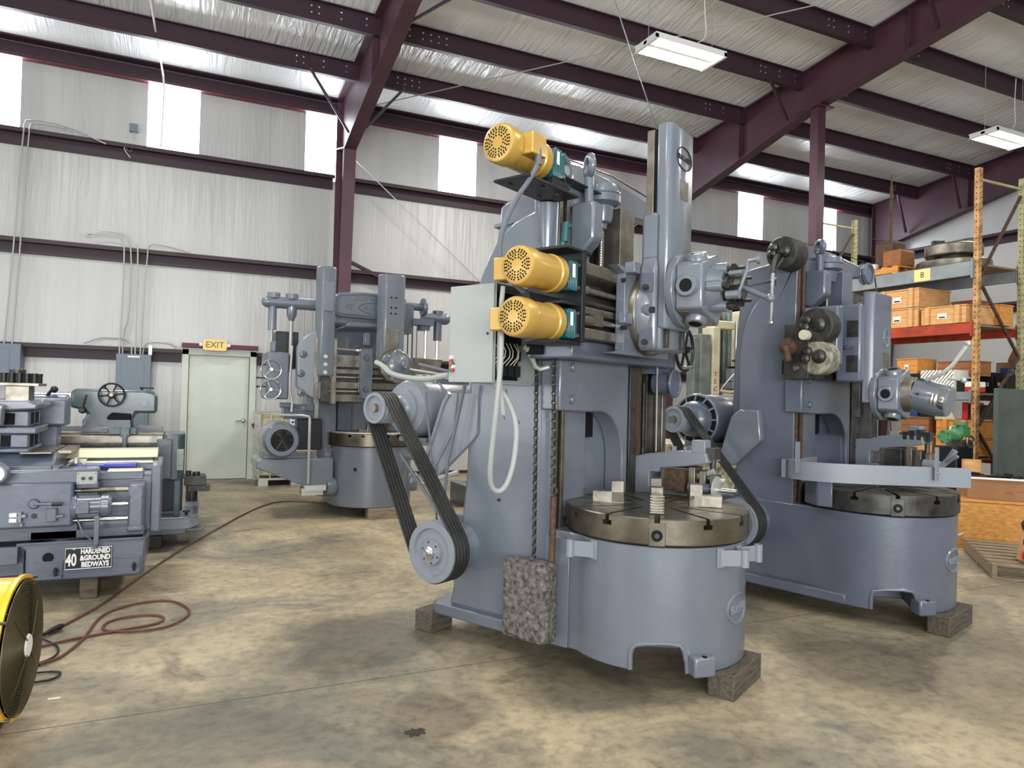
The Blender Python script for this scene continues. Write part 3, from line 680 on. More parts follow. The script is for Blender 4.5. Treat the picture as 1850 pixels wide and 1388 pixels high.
    G().cyl((bx, .37, 2.60), (bx, .37, 2.77), .027).ring((bx, .37, 2.835), (.75, -.66, 0), .056, .021, 32, 12).o('lifting_eye', GM, eb)
    # cross arm with counterbalance pulleys
    g = G().prism([(-.36, 2.74), (-.36, 2.85), (-.1, 2.89), (.3, 2.90), (.95, 2.865), (1.02, 2.84), (1.02, 2.78), (.95, 2.75), (.3, 2.70), (-.1, 2.70)], 'y', .50, .60)
    arm = g.o('cross_arm', GM, t, .01)
    G().ring((-.30, .49, 2.80), (0, 1, 0), .085, .016, 30, 8).cyl((-.30, .46, 2.80), (-.30, .52, 2.80), .03).o('cable_pulley', GM, arm)
    if k == 2:
        G().lathe((.98, .47, 2.80), (.98, .52, 2.80), [(.11, 0), (.115, .1), (.1, .5), (.115, .9), (.11, 1), (.02, 1)], 32).ring((.98, .465, 2.80), (0, 1, 0), .1, .012).o('cable_pulley', GM, arm)
        G().tube([(1.09, .46, 2.8), (1.10, .42, 2.4), (1.10, .30, 1.2)], .006, 6).o('counterweight_cable', STEELD, t)
        G().tube([(-.3, .5, 2.885), (.2, .5, 2.93), (.98, .49, 2.915)], .004, 6).o('cable', STEELD, arm)
    else:
        G().tube([(-.3, .5, 2.885), (.3, .5, 2.93), (1.0, .49, 2.90)], .005, 6).o('cable', STEELD, arm)
        G().tube([(.60, .30, 2.60), (.575, .28, 1.15)], .006, 6).o('counterweight_cable', BRIGHT, t)
    if k == 2:
        for ob in [q for c_ in t.children for q in [c_]+list(c_.children)]:
            if ob.type == 'MESH' and ob.name.split('.')[0] not in ('base', 'base_flange', 'opening_rim', 'mounting_lug', 'bolt_hole'):
                for v in ob.data.vertices:
                    if v.co.z > 1.8: v.co.z = 1.8+(v.co.z-1.8)*.83
                ob.data.update()
    # harness casting across the column front
    xr = .345 if k == 1 else .40
    hp = [(-.455, 1.42), (-.455, 1.70), (xr, 1.715), (xr, .80), (xr-.065, .80), (xr-.065, 1.12)]+[(xr-.345+.28*cos(a), 1.12+.29*sin(a)) for a in [i*pi/2/8 for i in range(1, 9)]]+[(-.2, 1.41)]
    G().prism(hp, 'y', .37, .50).o('harness', GM, t, .01)
    for z in (1.66, 1.48): bolt(t, (-.34, .37, z), (0, -1, 0), .024, GM)
    # side head way
    x0 = xr+.005
    G().box(x0, x0+.10, .36, .50, .78, 1.8).box(x0+.32, x0+.42, .40, .52, .78, 1.8).o('side_way', STEELD, t, .004)
    G().box(x0+.11, x0+.20, .38, .50, .78, 1.8).o('side_way', RUST if k == 1 else STEELD, t, .004)
    G().box(x0+.44, x0+.50, .34, .50, .78, 1.75).o('side_way', GREYL if k == 2 else STEEL, t, .004)
    G().box(x0, x0+.5, .50, .62, .3, 1.85).o('side_way_casting', GREYD, t)
    g = G().tube([(x0+.235, .38, .8), (x0+.235, .38, 1.6)], .010, 8)
    for i in range(70): g.ring((x0+.235, .38, .85+i*.0115), (0, 0, 1), .012, .003, 8, 4)
    g.o('feed_screw', STEELD, t)
    if k == 1:
        G().cyl((x0+.36, .36, 1.60), (x0+.36, .22, 1.60), .075).ring((x0+.36, .22, 1.60), (0, 1, 0), .085, .012).box(x0+.25, x0+.46, .30, .5, 1.66, 1.76).o('feed_drum', GREYD, t, .004)
        handwheel(t, (x0+.42, .18, 1.83), (0, -1, 0), .14, BLACK, 6)
    side_head(t, k, 0 if k == 1 else .03, 0 if k == 1 else -.02, 0 if k == 1 else .09)
    # ---- table
    tz = .90
    tb = G().lathe((0, 0, .757), (0, 0, tz), [(.47, 0), (.495, .05), (.503, .1), (.503, .96), (.498, 1)], 96).o('chuck_table', TABLE if k == 1 else STEELD, t)
    J0 = 206 if k == 1 else 213
    c = G()
    for q in range(12):
        if q % 3 == 0:
            a = rad(J0+q*30); M = Matrix.Rotation(a, 3, 'Z'); d2 = Vector((cos(a), sin(a), 0))
            c.rbox(d2*.335+Vector((0, 0, tz-.01)), (.20, .014, .044), M)
        else:
            a = rad(J0+q*30); M = Matrix.Rotation(a, 3, 'Z'); d2 = Vector((cos(a), sin(a), 0))
            c.rbox(d2*.36+Vector((0, 0, tz)), (.21, .011, .034), M)
            c.rbox(d2*.36+Vector((0, 0, tz-.042)), (.208, .026, .012), M)
    c.cyl((0, 0, tz-.03), (0, 0, tz+.05), .035)
    cut(tb, c)
    g = G()
    for rr in (.12, .2, .33): g.ring((0, 0, tz), (0, 0, 1), rr, .0012, 80, 4)
    g.o('scribed_rings', STEELD, tb)
    for q in range(4):
        a = rad(J0+q*90); M = Matrix.Rotation(a, 3, 'Z'); d2 = Vector((cos(a), sin(a), 0))
        G().rbox(d2*.497+Vector((0, 0, .82)), (.008, .042, .058), M).o('screw_plate', TABLE if k == 1 else STEELD, tb, .003)
        G().cyl(d2*.498+Vector((0, 0, .815)), d2*.507+Vector((0, 0, .815)), .029).o('screw_bore', DARK, tb)
        G().cyl(d2*.498+Vector((0, 0, .815)), d2*.512+Vector((0, 0, .815)), .012, None, 12).o('screw_head', STEELD, tb)
        if k == 1:
            j = G().rbox(d2*.27+Vector((0, 0, tz+.032)), (.088, .032, .032), M).rbox(d2*.217+Vector((0, 0, tz+.062)), (.035, .032, .062), M)
            ja = j.o('chuck_jaw', STEEL, t, .003)
            if q == 0:
                g = G()
                for i in range(7): g.rbox(d2*(.364)+Vector((0, 0, tz+.010+i*.014)), (.012, .036, .0035), M)
                g.rbox(d2*.345+Vector((0, 0, tz+.05)), (.008, .024, .05), M); g.o('serrations', STEEL, ja)
    # ---- rail
    if k == 1:
        G().box(-.655, .66, .20, .42, 1.80, 2.17).o('cross_rail', STEELD, t, .004)
        G().prism([(.13, 2.13), (.13, 2.19), (.28, 2.20), (.28, 2.10), (.18, 2.10)], 'x', -.655, .66).o('rail_way', STEEL, t, .003)
        G().prism([(.13, 1.80), (.13, 1.85), (.22, 1.87), (.22, 1.80)], 'x', -.655, .66).prism([(.15, 1.93), (.15, 1.965), (.22, 1.98), (.22, 1.91)], 'x', -.655, .66).o('rail_way', STEEL, t, .003)
        for z, r, m_ in ((2.05, .016, STEEL), (1.985, .013, STEELD), (1.895, .016, BRIGHT)): G().tube([(-.66, .155, z), (.66, .155, z)], r, 12).o('feed_rod', m_, t)
        G().box(-.52, -.42, .13, .19, 1.87, 1.93).cyl((-.62, .155, 1.895), (-.5, .155, 1.895), .028).cyl((-.62, .155, 2.05), (-.56, .155, 2.05), .024).o('feed_bracket', STEEL, t)
        G().box(-.69, -.655, .10, .44, 1.77, 2.235).box(-.95, -.66, .24, .28, 1.92, 2.0).prism([(.10, 2.22), (.10, 2.235), (.44, 2.235), (.44, 2.22)], 'x', -.84, -.60).box(-.9, -.66, .12, .30, 1.755, 1.772).box(-.85, -.66, .12, .34, 1.95, 1.965).o('motor_plate', BLACK, t, .003)
        G().box(-.58, .72, .22, .5, 1.70, 1.80).o('rail_underside', GREYD, t, .01)
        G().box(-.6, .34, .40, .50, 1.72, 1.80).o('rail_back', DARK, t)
        # saddle
        G().prism([(-.27, 1.76), (-.40, 1.74), (-.40, 1.735), (.3, 1.735), (.3, 2.20), (-.37, 2.215), (-.27, 2.18)], 'y', .085, .14).o('saddle', GREY, t, .006)
        g = G().tube([(-.28, .10, 2.14), (-.28, .08, 2.14)], .012).tube([(-.28, .10, 1.88), (-.28, .06, 1.88)], .012)
        g.o('clamp_screws', STEELD, t)
        G().box(-.33, -.24, .05, .09, 1.9, 1.96).o('saddle_clamp', GREY, t, .004); G().box(-.27, -.2, .03, .09, 2.18, 2.24).o('saddle_clamp', GREY, t, .004)
        G().lathe((.0, .085, 1.975), (.0, .045, 1.975), [(.235, 0), (.235, .8), (.23, 1)], 64).o('swivel_edge', STEEL, t)
        G().lathe((.0, .05, 1.975), (.0, -.03, 1.975), [(.225, 0), (.215, .6), (.19, 1)], 56).o('swivel', GREY, t)
        for z in (2.13, 1.83):
            b_ = G().prism([(-.045, z-.05), (-.045, z+.055), (.025, z+.055), (.03, z-.02), (.02, z-.05)], 'x', -.194, -.188).o('bolt_pocket', GREYD, t)
            G().cyl((-.188, -.005, z-.025), (-.212, -.005, z-.025), .017, None, 16).hexb((-.212, -.005, z-.025), (-1, 0, 0), .01, .006).o('bolt', STEELD, b_)
        G().lathe((-.17, .03, 1.98), (-.19, -.03, 1.98), [(.04, 0), (.04, .6), (.03, 1)], 24).o('swivel_nut', GREY, t)
        G().hexb((-.19, -.03, 1.98), (0, -1, 0), .018, .025).o('bolt', STEELD, t)
        G().box(-.15, .17, -.075, .055, 1.76, 2.53).prism([(-.15, 1.75), (-.19, 1.78), (-.19, 2.20), (-.15, 2.29)], 'y', -.06, .05).o('ram_housing', GREY, t, .02)
        rm = G().prism([(-.15, -.095), (-.12, -.115), (.14, -.115), (.16, -.10), (.16, -.03), (-.15, -.03)], 'z', 1.88, 3.02).o('ram', GREY, t, .012)
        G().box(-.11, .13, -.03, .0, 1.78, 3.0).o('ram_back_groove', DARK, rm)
        G().box(-.12, .12, .0, .045, 2.35, 3.0).o('ram_rack', STEEL, rm, .004)
        G().box(-.10, .10, .0, .03, 1.77, 1.8).box(-.12, -.09, -.10, .0, 1.78, 1.88).box(.09, .12, -.10, .0, 1.78, 1.88).o('lower_slide', STEELD, rm, .003)
        # badge
        bz = 2.85
        g = G().tube([(.10*cos(q*pi/16)+.02, -.117, bz+.062*sin(q*pi/16)) for q in range(32)], .004, 6, True); g.o('badge_rim', INK, rm)
        text('BULLARD', .042, .002, face_M((.02, -.117, bz), (1, 0, 0), (0, 0, 1)), 'badge_letters', INK, rm)
        G().box(-.02, .08, -.118, -.115, 2.62, 2.73).o('rating_plate', STEEL, rm)
        turret(t, .0, -.115, 2.10, 1.0, 1)
        # feed motors
        yellow_motor(t, -1.11, -.80, .20, 2.10, .095, -.67, '+y')
        yellow_motor(t, -1.13, -.81, .20, 1.86, .095, -.67, '+y')
        mo = yellow_motor(t, -1.0, -.64, .42, 2.745, .10, -.50, '-y')
        G().box(-.90, -.42, .30, .52, 2.585, 2.60).box(-.50, .02, .36, .44, 2.70, 2.71).box(-.62, -.46, .34, .50, 2.60, 2.66).box(-.47, -.46, .36, .44, 2.6, 2.71).o('motor_shelf', BLACK, t, .003)
        g = G()
        for x in (-.82, -.70, -.56):
            for y in (.35, .47): g.cyl((x, y, 2.585), (x, y, 2.575), .012, None, 6)
        g.o('shelf_bolts', STEELD, t)
        G().lathe((-.43, .50, 2.58), (-.43, .50, 2.28), [(.055, 0), (.05, .4), (.03, 1)], 24).o('column_boss', GM, t)
        G().cyl((-.39, .40, 2.47), (-.40, .40, 2.36), .022).cyl((-.395, .39, 2.44), (-.395, .36, 2.45), .012).cyl((-.40, .41, 2.36), (-.42, .42, 2.28), .018).o('valve', TEAL, t)
        G().tube([(-.42, .42, 2.30), (-.46, .44, 2.22), (-.50, .42, 2.12), (-.5, .4, 2.0)], .013, sm=2).o('hose', CONDD, t)
        G().tube([(-.84, .28, 2.70), (-.86, .28, 2.62), (-.90, .40, 2.45), (-.93, .46, 2.25), (-.92, .42, 2.10), (-.90, .30, 2.0)], .013, sm=2).cyl((-.84, .285, 2.73), (-.845, .28, 2.65), .017).o('motor_conduit', CONDD, t)
        for z, y in ((2.02, .30), (1.80, .30)):
            G().tube([(-1.04, .33, z), (-1.04, .34, z-.10), (-1.02, .36, 1.62), (-1.0, .34, 1.4)], .012, sm=1).o('motor_conduit', CONDW, t)
        G().tube([(-1.07, .31, 1.78), (-1.07, .31, 1.62), (-1.06, .34, 1.40), (-1.02, .40, 1.14), (-.97, .43, 1.04), (-.93, .41, 1.01), (-.90, .38, 1.05), (-.87, .36, 1.18), (-.83, .38, 1.36), (-.80, .48, 1.50), (-.76, .60, 1.56)], .0135, 10, sm=2).o('flex_conduit', CONDW, t)
        # hoist chains and cast weight
        for y0, y1 in ((.50, .505), (.375, .375)):
            G().lathe((-.49, y0, 1.80), (-.45, y0, 1.80), [(.045, 0), (.045, .3), (.038, .4), (.038, .6), (.045, .7), (.045, 1), (.012, 1)], 28).o('chain_sprocket', STEEL, t)
        chain(t, -.48, .515, 1.80, .50, .60, 'roller_chain'); chain(t, -.48, .40, 1.80, .385, .97, 'roller_chain')
        wt = G().box(-.59, -.46, .345, .64, .165, .595).o('counterweight', CASTW, t, .03)
        md = wt.modifiers.new('sub', 'SUBSURF'); md.subdivision_type = 'SIMPLE'; md.levels = md.render_levels = 5
        dt = bpy.data.textures.new('cast', 'CLOUDS'); dt.noise_scale = .03; dm = wt.modifiers.new('d', 'DISPLACE'); dm.texture = dt; dm.strength = .018; dm.mid_level = .5
        G().cyl((-.47, .385, .95), (-.47, .39, .45), .018, None, 12).ring((-.47, .385, .98), (1, 0, 0), .018, .006).cyl((-.47, .385, .45), (-.47, .39, .18), .013, None, 10).o('guide_rod', RUST, t)
        g = G().cyl((-.60, .50, 1.76), (-.54, .50, 1.70), .02).tube([(-.56, .50, 1.72), (-.5, .50, 1.64), (-.45, .45, 1.66)], .014, sm=1).o('pipe_elbow', CONDG, t)
        # small brackets on the base
        for ang, fl in ((166, -1), (246, 1), (264, 1)):
            a = rad(ang); d2 = Vector((cos(a), sin(a), 0)); u2 = Vector((-sin(a), cos(a), 0)); M = Matrix.Rotation(a, 3, 'Z')
            bq = G().rbox(d2*(R+.006)+Vector((0, 0, .70)), (.006, .022, .05), M).o('guard_bracket', GREYL, t, .002)
            a2 = a+1.15 if ang > 200 else a-1.0; e2 = Vector((cos(a2), sin(a2), 0))
            M2 = Matrix.Rotation(math.atan2(e2.y, e2.x), 3, 'Z')
            p0 = d2*(R+.01); G().rbox(p0+e2*.055+Vector((0, 0, .70)), (.055, .003, .04), M2).o('bracket_arm', GREYL, bq)
            p1 = p0+e2*.125; G().lathe(p1+Vector((0, 0, .655)), p1+Vector((0, 0, .745)), [(.022, 0), (.022, 1), (.018, 1), (.018, .02)], 20).o('bracket_socket', GREYL, bq)
    if k == 2:
        dy = .0
        G().box(-.60, .7, .26, .44, 1.66, 2.05).o('cross_rail', STEELD, t, .004)
        G().box(-.5, .7, .44, .5, 1.70, 1.80).o('rail_back', DARK, t)
        G().box(-.455, -.30, .16, .36, 1.72, 2.18).box(-.46, -.36, .12, .30, 1.76, 2.18).o('gear_case', GREYD, t, .012)
        G().lathe((-.16+.1, .26, 1.93), (-.16+.1, .20, 1.93), [(.25, 0), (.25, 1)], 56).o('swivel_edge', MATS['rusty_metal'], t)
        G().box(-.26, .16, .04, .22, 1.65, 2.21).o('ram_housing', GREYD, t, .02)
        for z in (2.03, 1.78): G().box(-.262, -.258, .06, .14, z-.06, z+.06).cyl((-.27, .10, z-.02), (-.25, .10, z-.02), .02).o('bolt_pocket', STEELD, t)
        G().cyl((-.26, .12, 1.92), (-.30, .12, 1.92), .035).hexb((-.30, .12, 1.92), (-1, 0, 0), .018, .02).o('swivel_nut', GREYD, t)
        rm = G().prism([(-.20, .03), (-.17, -.02), (.14, -.02), (.16, .0), (.16, .06), (-.20, .06)], 'z', 1.50, 2.30).o('ram', GREYD, t, .012)
        G().box(-.15, .12, .06, .12, 1.25, 1.66).box(-.16, -.13, .0, .08, 1.25, 1.60).box(-.21, -.17, .06, .12, 1.40, 1.70).o('lower_slide', STEELD, rm, .003)
        G().tube([(.05*cos(q*pi/16)+.03, -.022, 1.98+.065*sin(q*pi/16)) for q in range(32)], .004, 6, True).o('badge_rim', GREYL, rm)
        text('BULLARD', .022, .002, face_M((.03, -.022, 1.98), (1, 0, 0), (0, 0, 1)), 'badge_letters', GREYL, rm)
        G().box(-.02, .10, -.024, -.02, 1.75, 1.87).o('rating_plate', STEEL, rm)
        turret(t, -.03, -.0, 1.57, .92, 2)
        # rusty gear housings facing the side
        def gearhouse(y, z, r, x0=-.60, x1=-.46, m_=RUSTG):
            h = G().lathe((x0, y, z), (x1, y, z), [(r*.9, 0), (r, .08), (r, 1)], 40).o('feed_gear_housing', m_, t)
            g = G()
            for dy_, dz_, q in ((.45, .35, .3), (.55, -.05, .3), (-.25, .05, .42)):
                g.lathe((x0-.035, y+dy_*r, z+dz_*r), (x0, y+dy_*r, z+dz_*r), [(q*r*.4, 0), (q*r*.5, .2), (q*r*.9, .5), (q*r, 1)], 20)
            g.o('shaft_cap', STEELD, h); return h
        h1 = gearhouse(.22, 2.03, .125); h2 = gearhouse(.215, 1.81, .12, -.60, -.46, mat('rusty_cream_housing', (150, 146, 126), .6, 0, .4, 0, noise=(16, 1., (56, 52, 46))))
        h3 = gearhouse(.465, 2.57, .118, -.62, -.44)
        G().cyl((-.66, .27, 1.965), (-.61, .27, 1.965), .036, None, 10).o('end_cap', CREAM2, h1)
        G().tube([(-.66, .47, 2.55), (-.66, .495, 2.47), (-.66, .50, 2.42)], .022).tube([(-.66, .42, 2.52), (-.66, .49, 2.43)], .01).o('lever_fork', STEELD, h3)
        G().tube([(-.66, .50, 2.42), (-.66, .505, 2.32)], .013).tube([(-.66, .505, 2.32), (-.66, .508, 2.07)], .010).sph((-.66, .508, 2.06), .016).o('hand_lever', BRIGHT, h3)
        G().lathe((-.62, .41, 1.89), (-.52, .41, 1.89), [(.06, 0), (.064, .2), (.064, 1)], 24).o('crank_hub', RUST, t)
        G().tube([(-.64, .41, 1.89), (-.66, .37, 1.78)], .022, 12).o('crank_handle', RUST, t)
        G().cyl((-.62, .345, 1.735), (-.58, .34, 1.74), .018).o('bolt', BRIGHT, t)
        for z in (1.97, 1.76): handwheel(t, (.56, .20, z), (.55, -.83, 0), .105, CHROME, 3, handle=False)
        # splash guard
        pth = [(-.52, .43), (-.585, .40), (-.615, .30), (-.60, .16), (-.52, .0), (-.40, -.15), (-.2, -.37), (-.02, -.585)]
        P = [Vector(q) for q in pth]
        for _ in range(2):
            Q = [P[0]]
            for a_, b_ in zip(P, P[1:]): Q += [a_*.75+b_*.25, a_*.25+b_*.75]
            P = Q+[P[-1]]
        g = G(); vs = []; fs = []
        for q in P: vs += [(q.x, q.y, .955), (q.x, q.y, 1.085), (q.x+.012, q.y+.012, 1.085), (q.x+.012, q.y+.012, .955)]
        for i in range(len(P)-1):
            for a_ in range(4): fs.append((i*4+a_, i*4+(a_+1) % 4, i*4+4+(a_+1) % 4, i*4+4+a_))
        fs += [(0, 1, 2, 3), tuple(len(vs)-4+q for q in (3, 2, 1, 0))]
        sg = g.add(vs, fs).o('splash_guard', GREYL, t)
        inner = [(q.x, q.y) for q in P]+[(.6, -.5), (.6, .3), (.2, .43)]
        G().prism([(-.56, .43), (-.50, .43), (-.48, .37), (-.40, .37), (-.38, .43), (-.05, .43), (-.05, .46), (-.56, .46)], 'z', .955, 1.085).o('rear_panel', GREYL, sg)
        G().box(-.20, -.16, -.435, -.42, 1.0, 1.22).o('guard_post', GREYL, sg)
        G().box(-.625, -.615, .30, .33, 1.0, 1.22).o('guard_post', GREYL, sg)
        G().prism([(-.45, .34), (-.56, .2), (-.54, .1), (-.42, .18)], 'z', .78, .955).o('guard_bracket', GREYD, sg, .01)
        G().cyl((-.18, -.425, 1.05), (-.18, -.444, 1.05), .008, None, 8).o('bolt', BRIGHT, sg)
    # ---- drive motor and belts on the left side
    Y1, Z1, r1 = (1.59, 1.395, .098) if k == 1 else (1.30, 1.335, .105)
    Y2, Z2, r2 = (1.075, .575, .178) if k == 1 else (.74, .60, .178)
    xa, xb = (-.70, -.555)
    pulley(t, xa, xb, Y1, Z1, r1, .42, GREYL, 'small_pulley')
    G().cyl((xa-.01, Y1, Z1), (xb+.2, Y1, Z1), r1*.28, None, 20).o('motor_shaft', STEEL, t)
    pb = pulley(t, xa, xb, Y2, Z2, r2, .28, GREYL, 'large_pulley')
    hb = G().lathe((xa-.006, Y2, Z2), (xa+.02, Y2, Z2), [(r2*.40, 0), (r2*.42, .3), (r2*.42, 1)], 30).o('pulley_hub', GREYL, pb)
    g = G()
    for i in range(6): a = i*pi/3+.3; g.hexb((xa-.006, Y2+r2*.34*cos(a), Z2+r2*.34*sin(a)), (-1, 0, 0), .006, .003)
    g.o('hub_bolts', STEELD, pb)
    G().lathe((xa-.05, Y2, Z2), (xa, Y2, Z2), [(.012, 0), (.014, .3), (.024, .35), (.024, .6), (.036, .65), (.036, 1)], 24).o('shaft_end', BRIGHT, pb)
    outline = hullbelt((Y1, Z1), r1*.95, (Y2, Z2), r2*.97)
    for i in range(5):
        xx = xa+.012+i*.0265
        strap(G(), outline, xx, xx+.019, .011).o('drive_belt', RUBBER, t, .003)
    G().lathe((xb, Y2, Z2), (-.37, Y2, Z2), [(.09, 0), (.10, .2), (.12, .5), (.15, 1)], 36).o('bearing_housing', GM, t)
    # motor
    mm = GREYL if k == 1 else GREYD
    mr = .195
    mt = G().lathe((-.50, Y1-.0, Z1), (.15, Y1, Z1), [(.05, 0), (.075, .02), (.085, .05), (.12, .07), (.125, .10), (.17, .12), (.19, .18), (.195, .22), (.195, .9), (.16, 1)] if k == 1 else [(.05, 0), (.10, .02), (.135, .07), (.15, .13), (.155, .2), (.20, .2), (.205, .22), (.205, .6), (.2, .9), (.15, 1)], 48).o('drive_motor', mm, t)
    if k == 1:
        G().ring((-.36, Y1, Z1), (1, 0, 0), .155, .012, 40, 8).ring((-.22, Y1, Z1), (1, 0, 0), .192, .012, 40, 8).o('motor_ribs', mm, mt)
        G().box(-.30, -.22, Y1-.03, Y1+.05, Z1+.18, Z1+.225).box(-.25, .1, Y1-.1, Y1+.1, Z1+.15, Z1+.205).o('junction_cover', mm, mt, .01)
        for a in (50, 130, 230, 310): G().cyl((-.37, Y1+.175*cos(rad(a)), Z1+.175*sin(rad(a))), (-.33, Y1+.175*cos(rad(a)), Z1+.175*sin(rad(a))), .02).o('motor_lug', mm, mt)
    else:
        for i in range(12):
            a = i*pi/6; d2 = Vector((0, cos(a), sin(a))); c0 = Vector((-.40, Y1, Z1))
            G().tube([c0+d2*.145, Vector((-.372, Y1, Z1))+d2*.20], .008, 6).o('motor_rib', GREY, mt)
        G().ring((-.37, Y1, Z1), (1, 0, 0), .202, .012, 40, 8).o('end_ring', GREY, mt)
        G().lathe((-.375, Y1, Z1), (-.36, Y1, Z1), [(.15, 0), (.192, .0), (.192, 1), (.15, 1)], 36).o('vent_recess', DARK, mt)
    # hinged motor plate and bracket
    pl = G().box(-.42, .25, Y1-.28, Y1-.02, Z1-.235, Z1-.215).box(-.40, .2, Y1-.16, Y1+.08, Z1-.22, Z1-.19).o('motor_base', GM, t, .004)
    if k == 1:
        bk = G().prism([(.97, 1.50), (1.19, 1.50), (1.235, 1.44), (1.38, 1.07), (1.33, .98), (1.26, .99), (1.0, 1.22), (.97, 1.26)], 'x', -.44, -.405)
        bk = bk.o('motor_bracket', GREYL, t, .006)
        G().tube([(-.445, 1.19, 1.50), (-.445, 1.235, 1.44), (-.445, 1.38, 1.07), (-.445, 1.33, .985)], .014, 6).tube([(-.445, 1.33, .99), (-.445, 1.15, 1.28), (-.445, 1.13, 1.5)], .012, 6).o('bracket_rib', GREYL, bk)
        G().cyl((-.47, 1.32, 1.03), (-.40, 1.32, 1.03), .035).o('bracket_pivot', GREYL, bk)
        G().tube([(-.50, 1.36, .92), (-.45, 1.10, 1.02)], .014, 6).o('adjusting_lever', CONDG, t)
        G().tube([(-.52, 1.32, 1.5), (-.5, 1.2, .6)], .008, 6).tube([(-.50, 1.02, 1.55), (-.52, 1.12, 1.1), (-.50, 1.18, .7)], .012, 6).o('drain_hose', CONDD, t)
        G().tube([(-.5, 1.55, 1.1), (-.55, 1.10, .72)], .010, 6).o('tension_rod', GREY, t)
    else:
        G().prism([(.70, 1.43), (.86, 1.43), (.93, 1.37), (1.03, 1.06), (.98, .98), (.88, 1.0), (.68, 1.20)], 'x', -.46, -.38).o('motor_bracket', GREY, t, .012)
    badge_on_cyl(t, R, rad(266 if k == 1 else 268), .42 if k == 1 else .46, .105, .075)
    text('MACHINE TOOLS', .018, .003, face_M(Vector((cos(rad(292))*R, sin(rad(292))*R, .33)), (-sin(rad(292)), cos(rad(292)), 0), (0, 0, 1)), 'cast_lettering', GM, t) if False else None
    if k == 1:
        G().tube([(-.62, .62, 1.53), (-.60, .60, 1.42), (-.55, .57, 1.34)], .004, 5, sm=1).o('green_wire', GREENW, t)
        G().hexb((-.42, .80, .88), (-1, 0, 0), .01, .01).o('plug', STEELD, t)
    # oil ways, small studs on the side
    G().cyl((-.385, .62, .70), (-.40, .62, .70), .012, None, 8).cyl((-.385, .48, .72), (-.387, .48, .72), .006, None, 8).o('plug', RUST, t)
    return t
m1 = vtl('vertical_turret_lathe', 'tall grey vertical turret lathe with three gold motors and speckled cast counterweight, centre foreground', (2.468, 3.299), rad(28), 1)
# control cabinet on machine one's side
cb = G().box(-.80, -.42, .73, .75, 1.555, 2.09).box(-.80, -.795, .60, .75, 1.555, 2.09).box(-.425, -.42, .60, .75, 1.555, 2.09).box(-.80, -.42, .60, .75, 1.555, 1.56).box(-.80, -.42, .60, .75, 2.085, 2.09).o('control_cabinet', CABI, m1, 0); cb.location = (0, -.04, 0)
G().box(-.42, -.386, .62, .74, 1.62, 2.0).o('cabinet_mount', CABI, cb)
G().box(-.78, -.44, .715, .73, 1.58, 2.07).o('back_plate', DARK, cb)
g = G()
random.seed(3)
for r_ in range(5):
    for c_ in range(5): g.box(-.77+c_*.065, -.72+c_*.065, .68, .715, 1.60+r_*.09, 1.66+r_*.09+random.uniform(-.01, .01))
g.o('relays', BLACK, cb)
g = G()
for i in range(8):
    x = -.76+i*.035; g.tube([(x, .69, 1.66), (x+random.uniform(-.03, .03), .64, 1.72), (x+.02, .69, 1.80)], .003, 5, sm=1)
g.o('wiring', CREAM2, cb)
dr_ = G().box(-.815, -.80, .605, .91, 1.56, 2.085).o('cabinet_door', CABI, m1, .003); dr_.location = (0, -.04, 0)
G().cyl((-.815, .64, 1.82), (-.819, .64, 1.82), .007, None, 14).o('door_lock', BLACK, dr_)
for i, (y, z, m_) in enumerate(((.885, 1.695, WHITE), (.885, 1.675, RED), (.875, 1.66, GREENB), (.885, 1.65, RED), (.87, 1.645, WHITE), (.89, 1.625, GREENB), (.875, 1.625, RED))):
    G().cyl((-.815, y, z), (-.83, y, z), .0095, None, 14).o('push_button', m_, dr_)
for dy in (.0, .05, .09): G().tube([(-.62, .66-dy*.2, 1.555), (-.64, .66, 1.48), (-.62, .62+dy*.4, 1.36+dy)], .003, 5, sm=1).o('green_wire', GREENW, m1)
G().tube([(-.80, .88, 1.60), (-.78, 1.1, 1.57), (-.74, 1.40, 1.60), (-.72, 1.50, 1.66), (-.72, 1.56, 1.68)], .016, 8, sm=2).o('flex_conduit', CONDW, m1)
G().tube([(-.5, .88, 1.63), (-.5, 1.1, 1.62), (-.4, 1.5, 1.68)], .012, 8, sm=1).o('flex_conduit', CONDD, m1)

m2 = vtl('vertical_turret_lathe', 'grey vertical turret lathe with rusty round gear housings and splash guard, right of centre', (4.615, 3.535), rad(17.5), 2)

def timber(loc, rz, hx, hy, h, label, group=None, m_=WOOD):
    t = G().box(-hx, hx, -hy, hy, 0, h).o('timber_block', m_, None, .006, **T(label, 'wooden block', group))
    t.location = (loc[0], loc[1], .0); t.rotation_euler = (0, 0, rz); return t
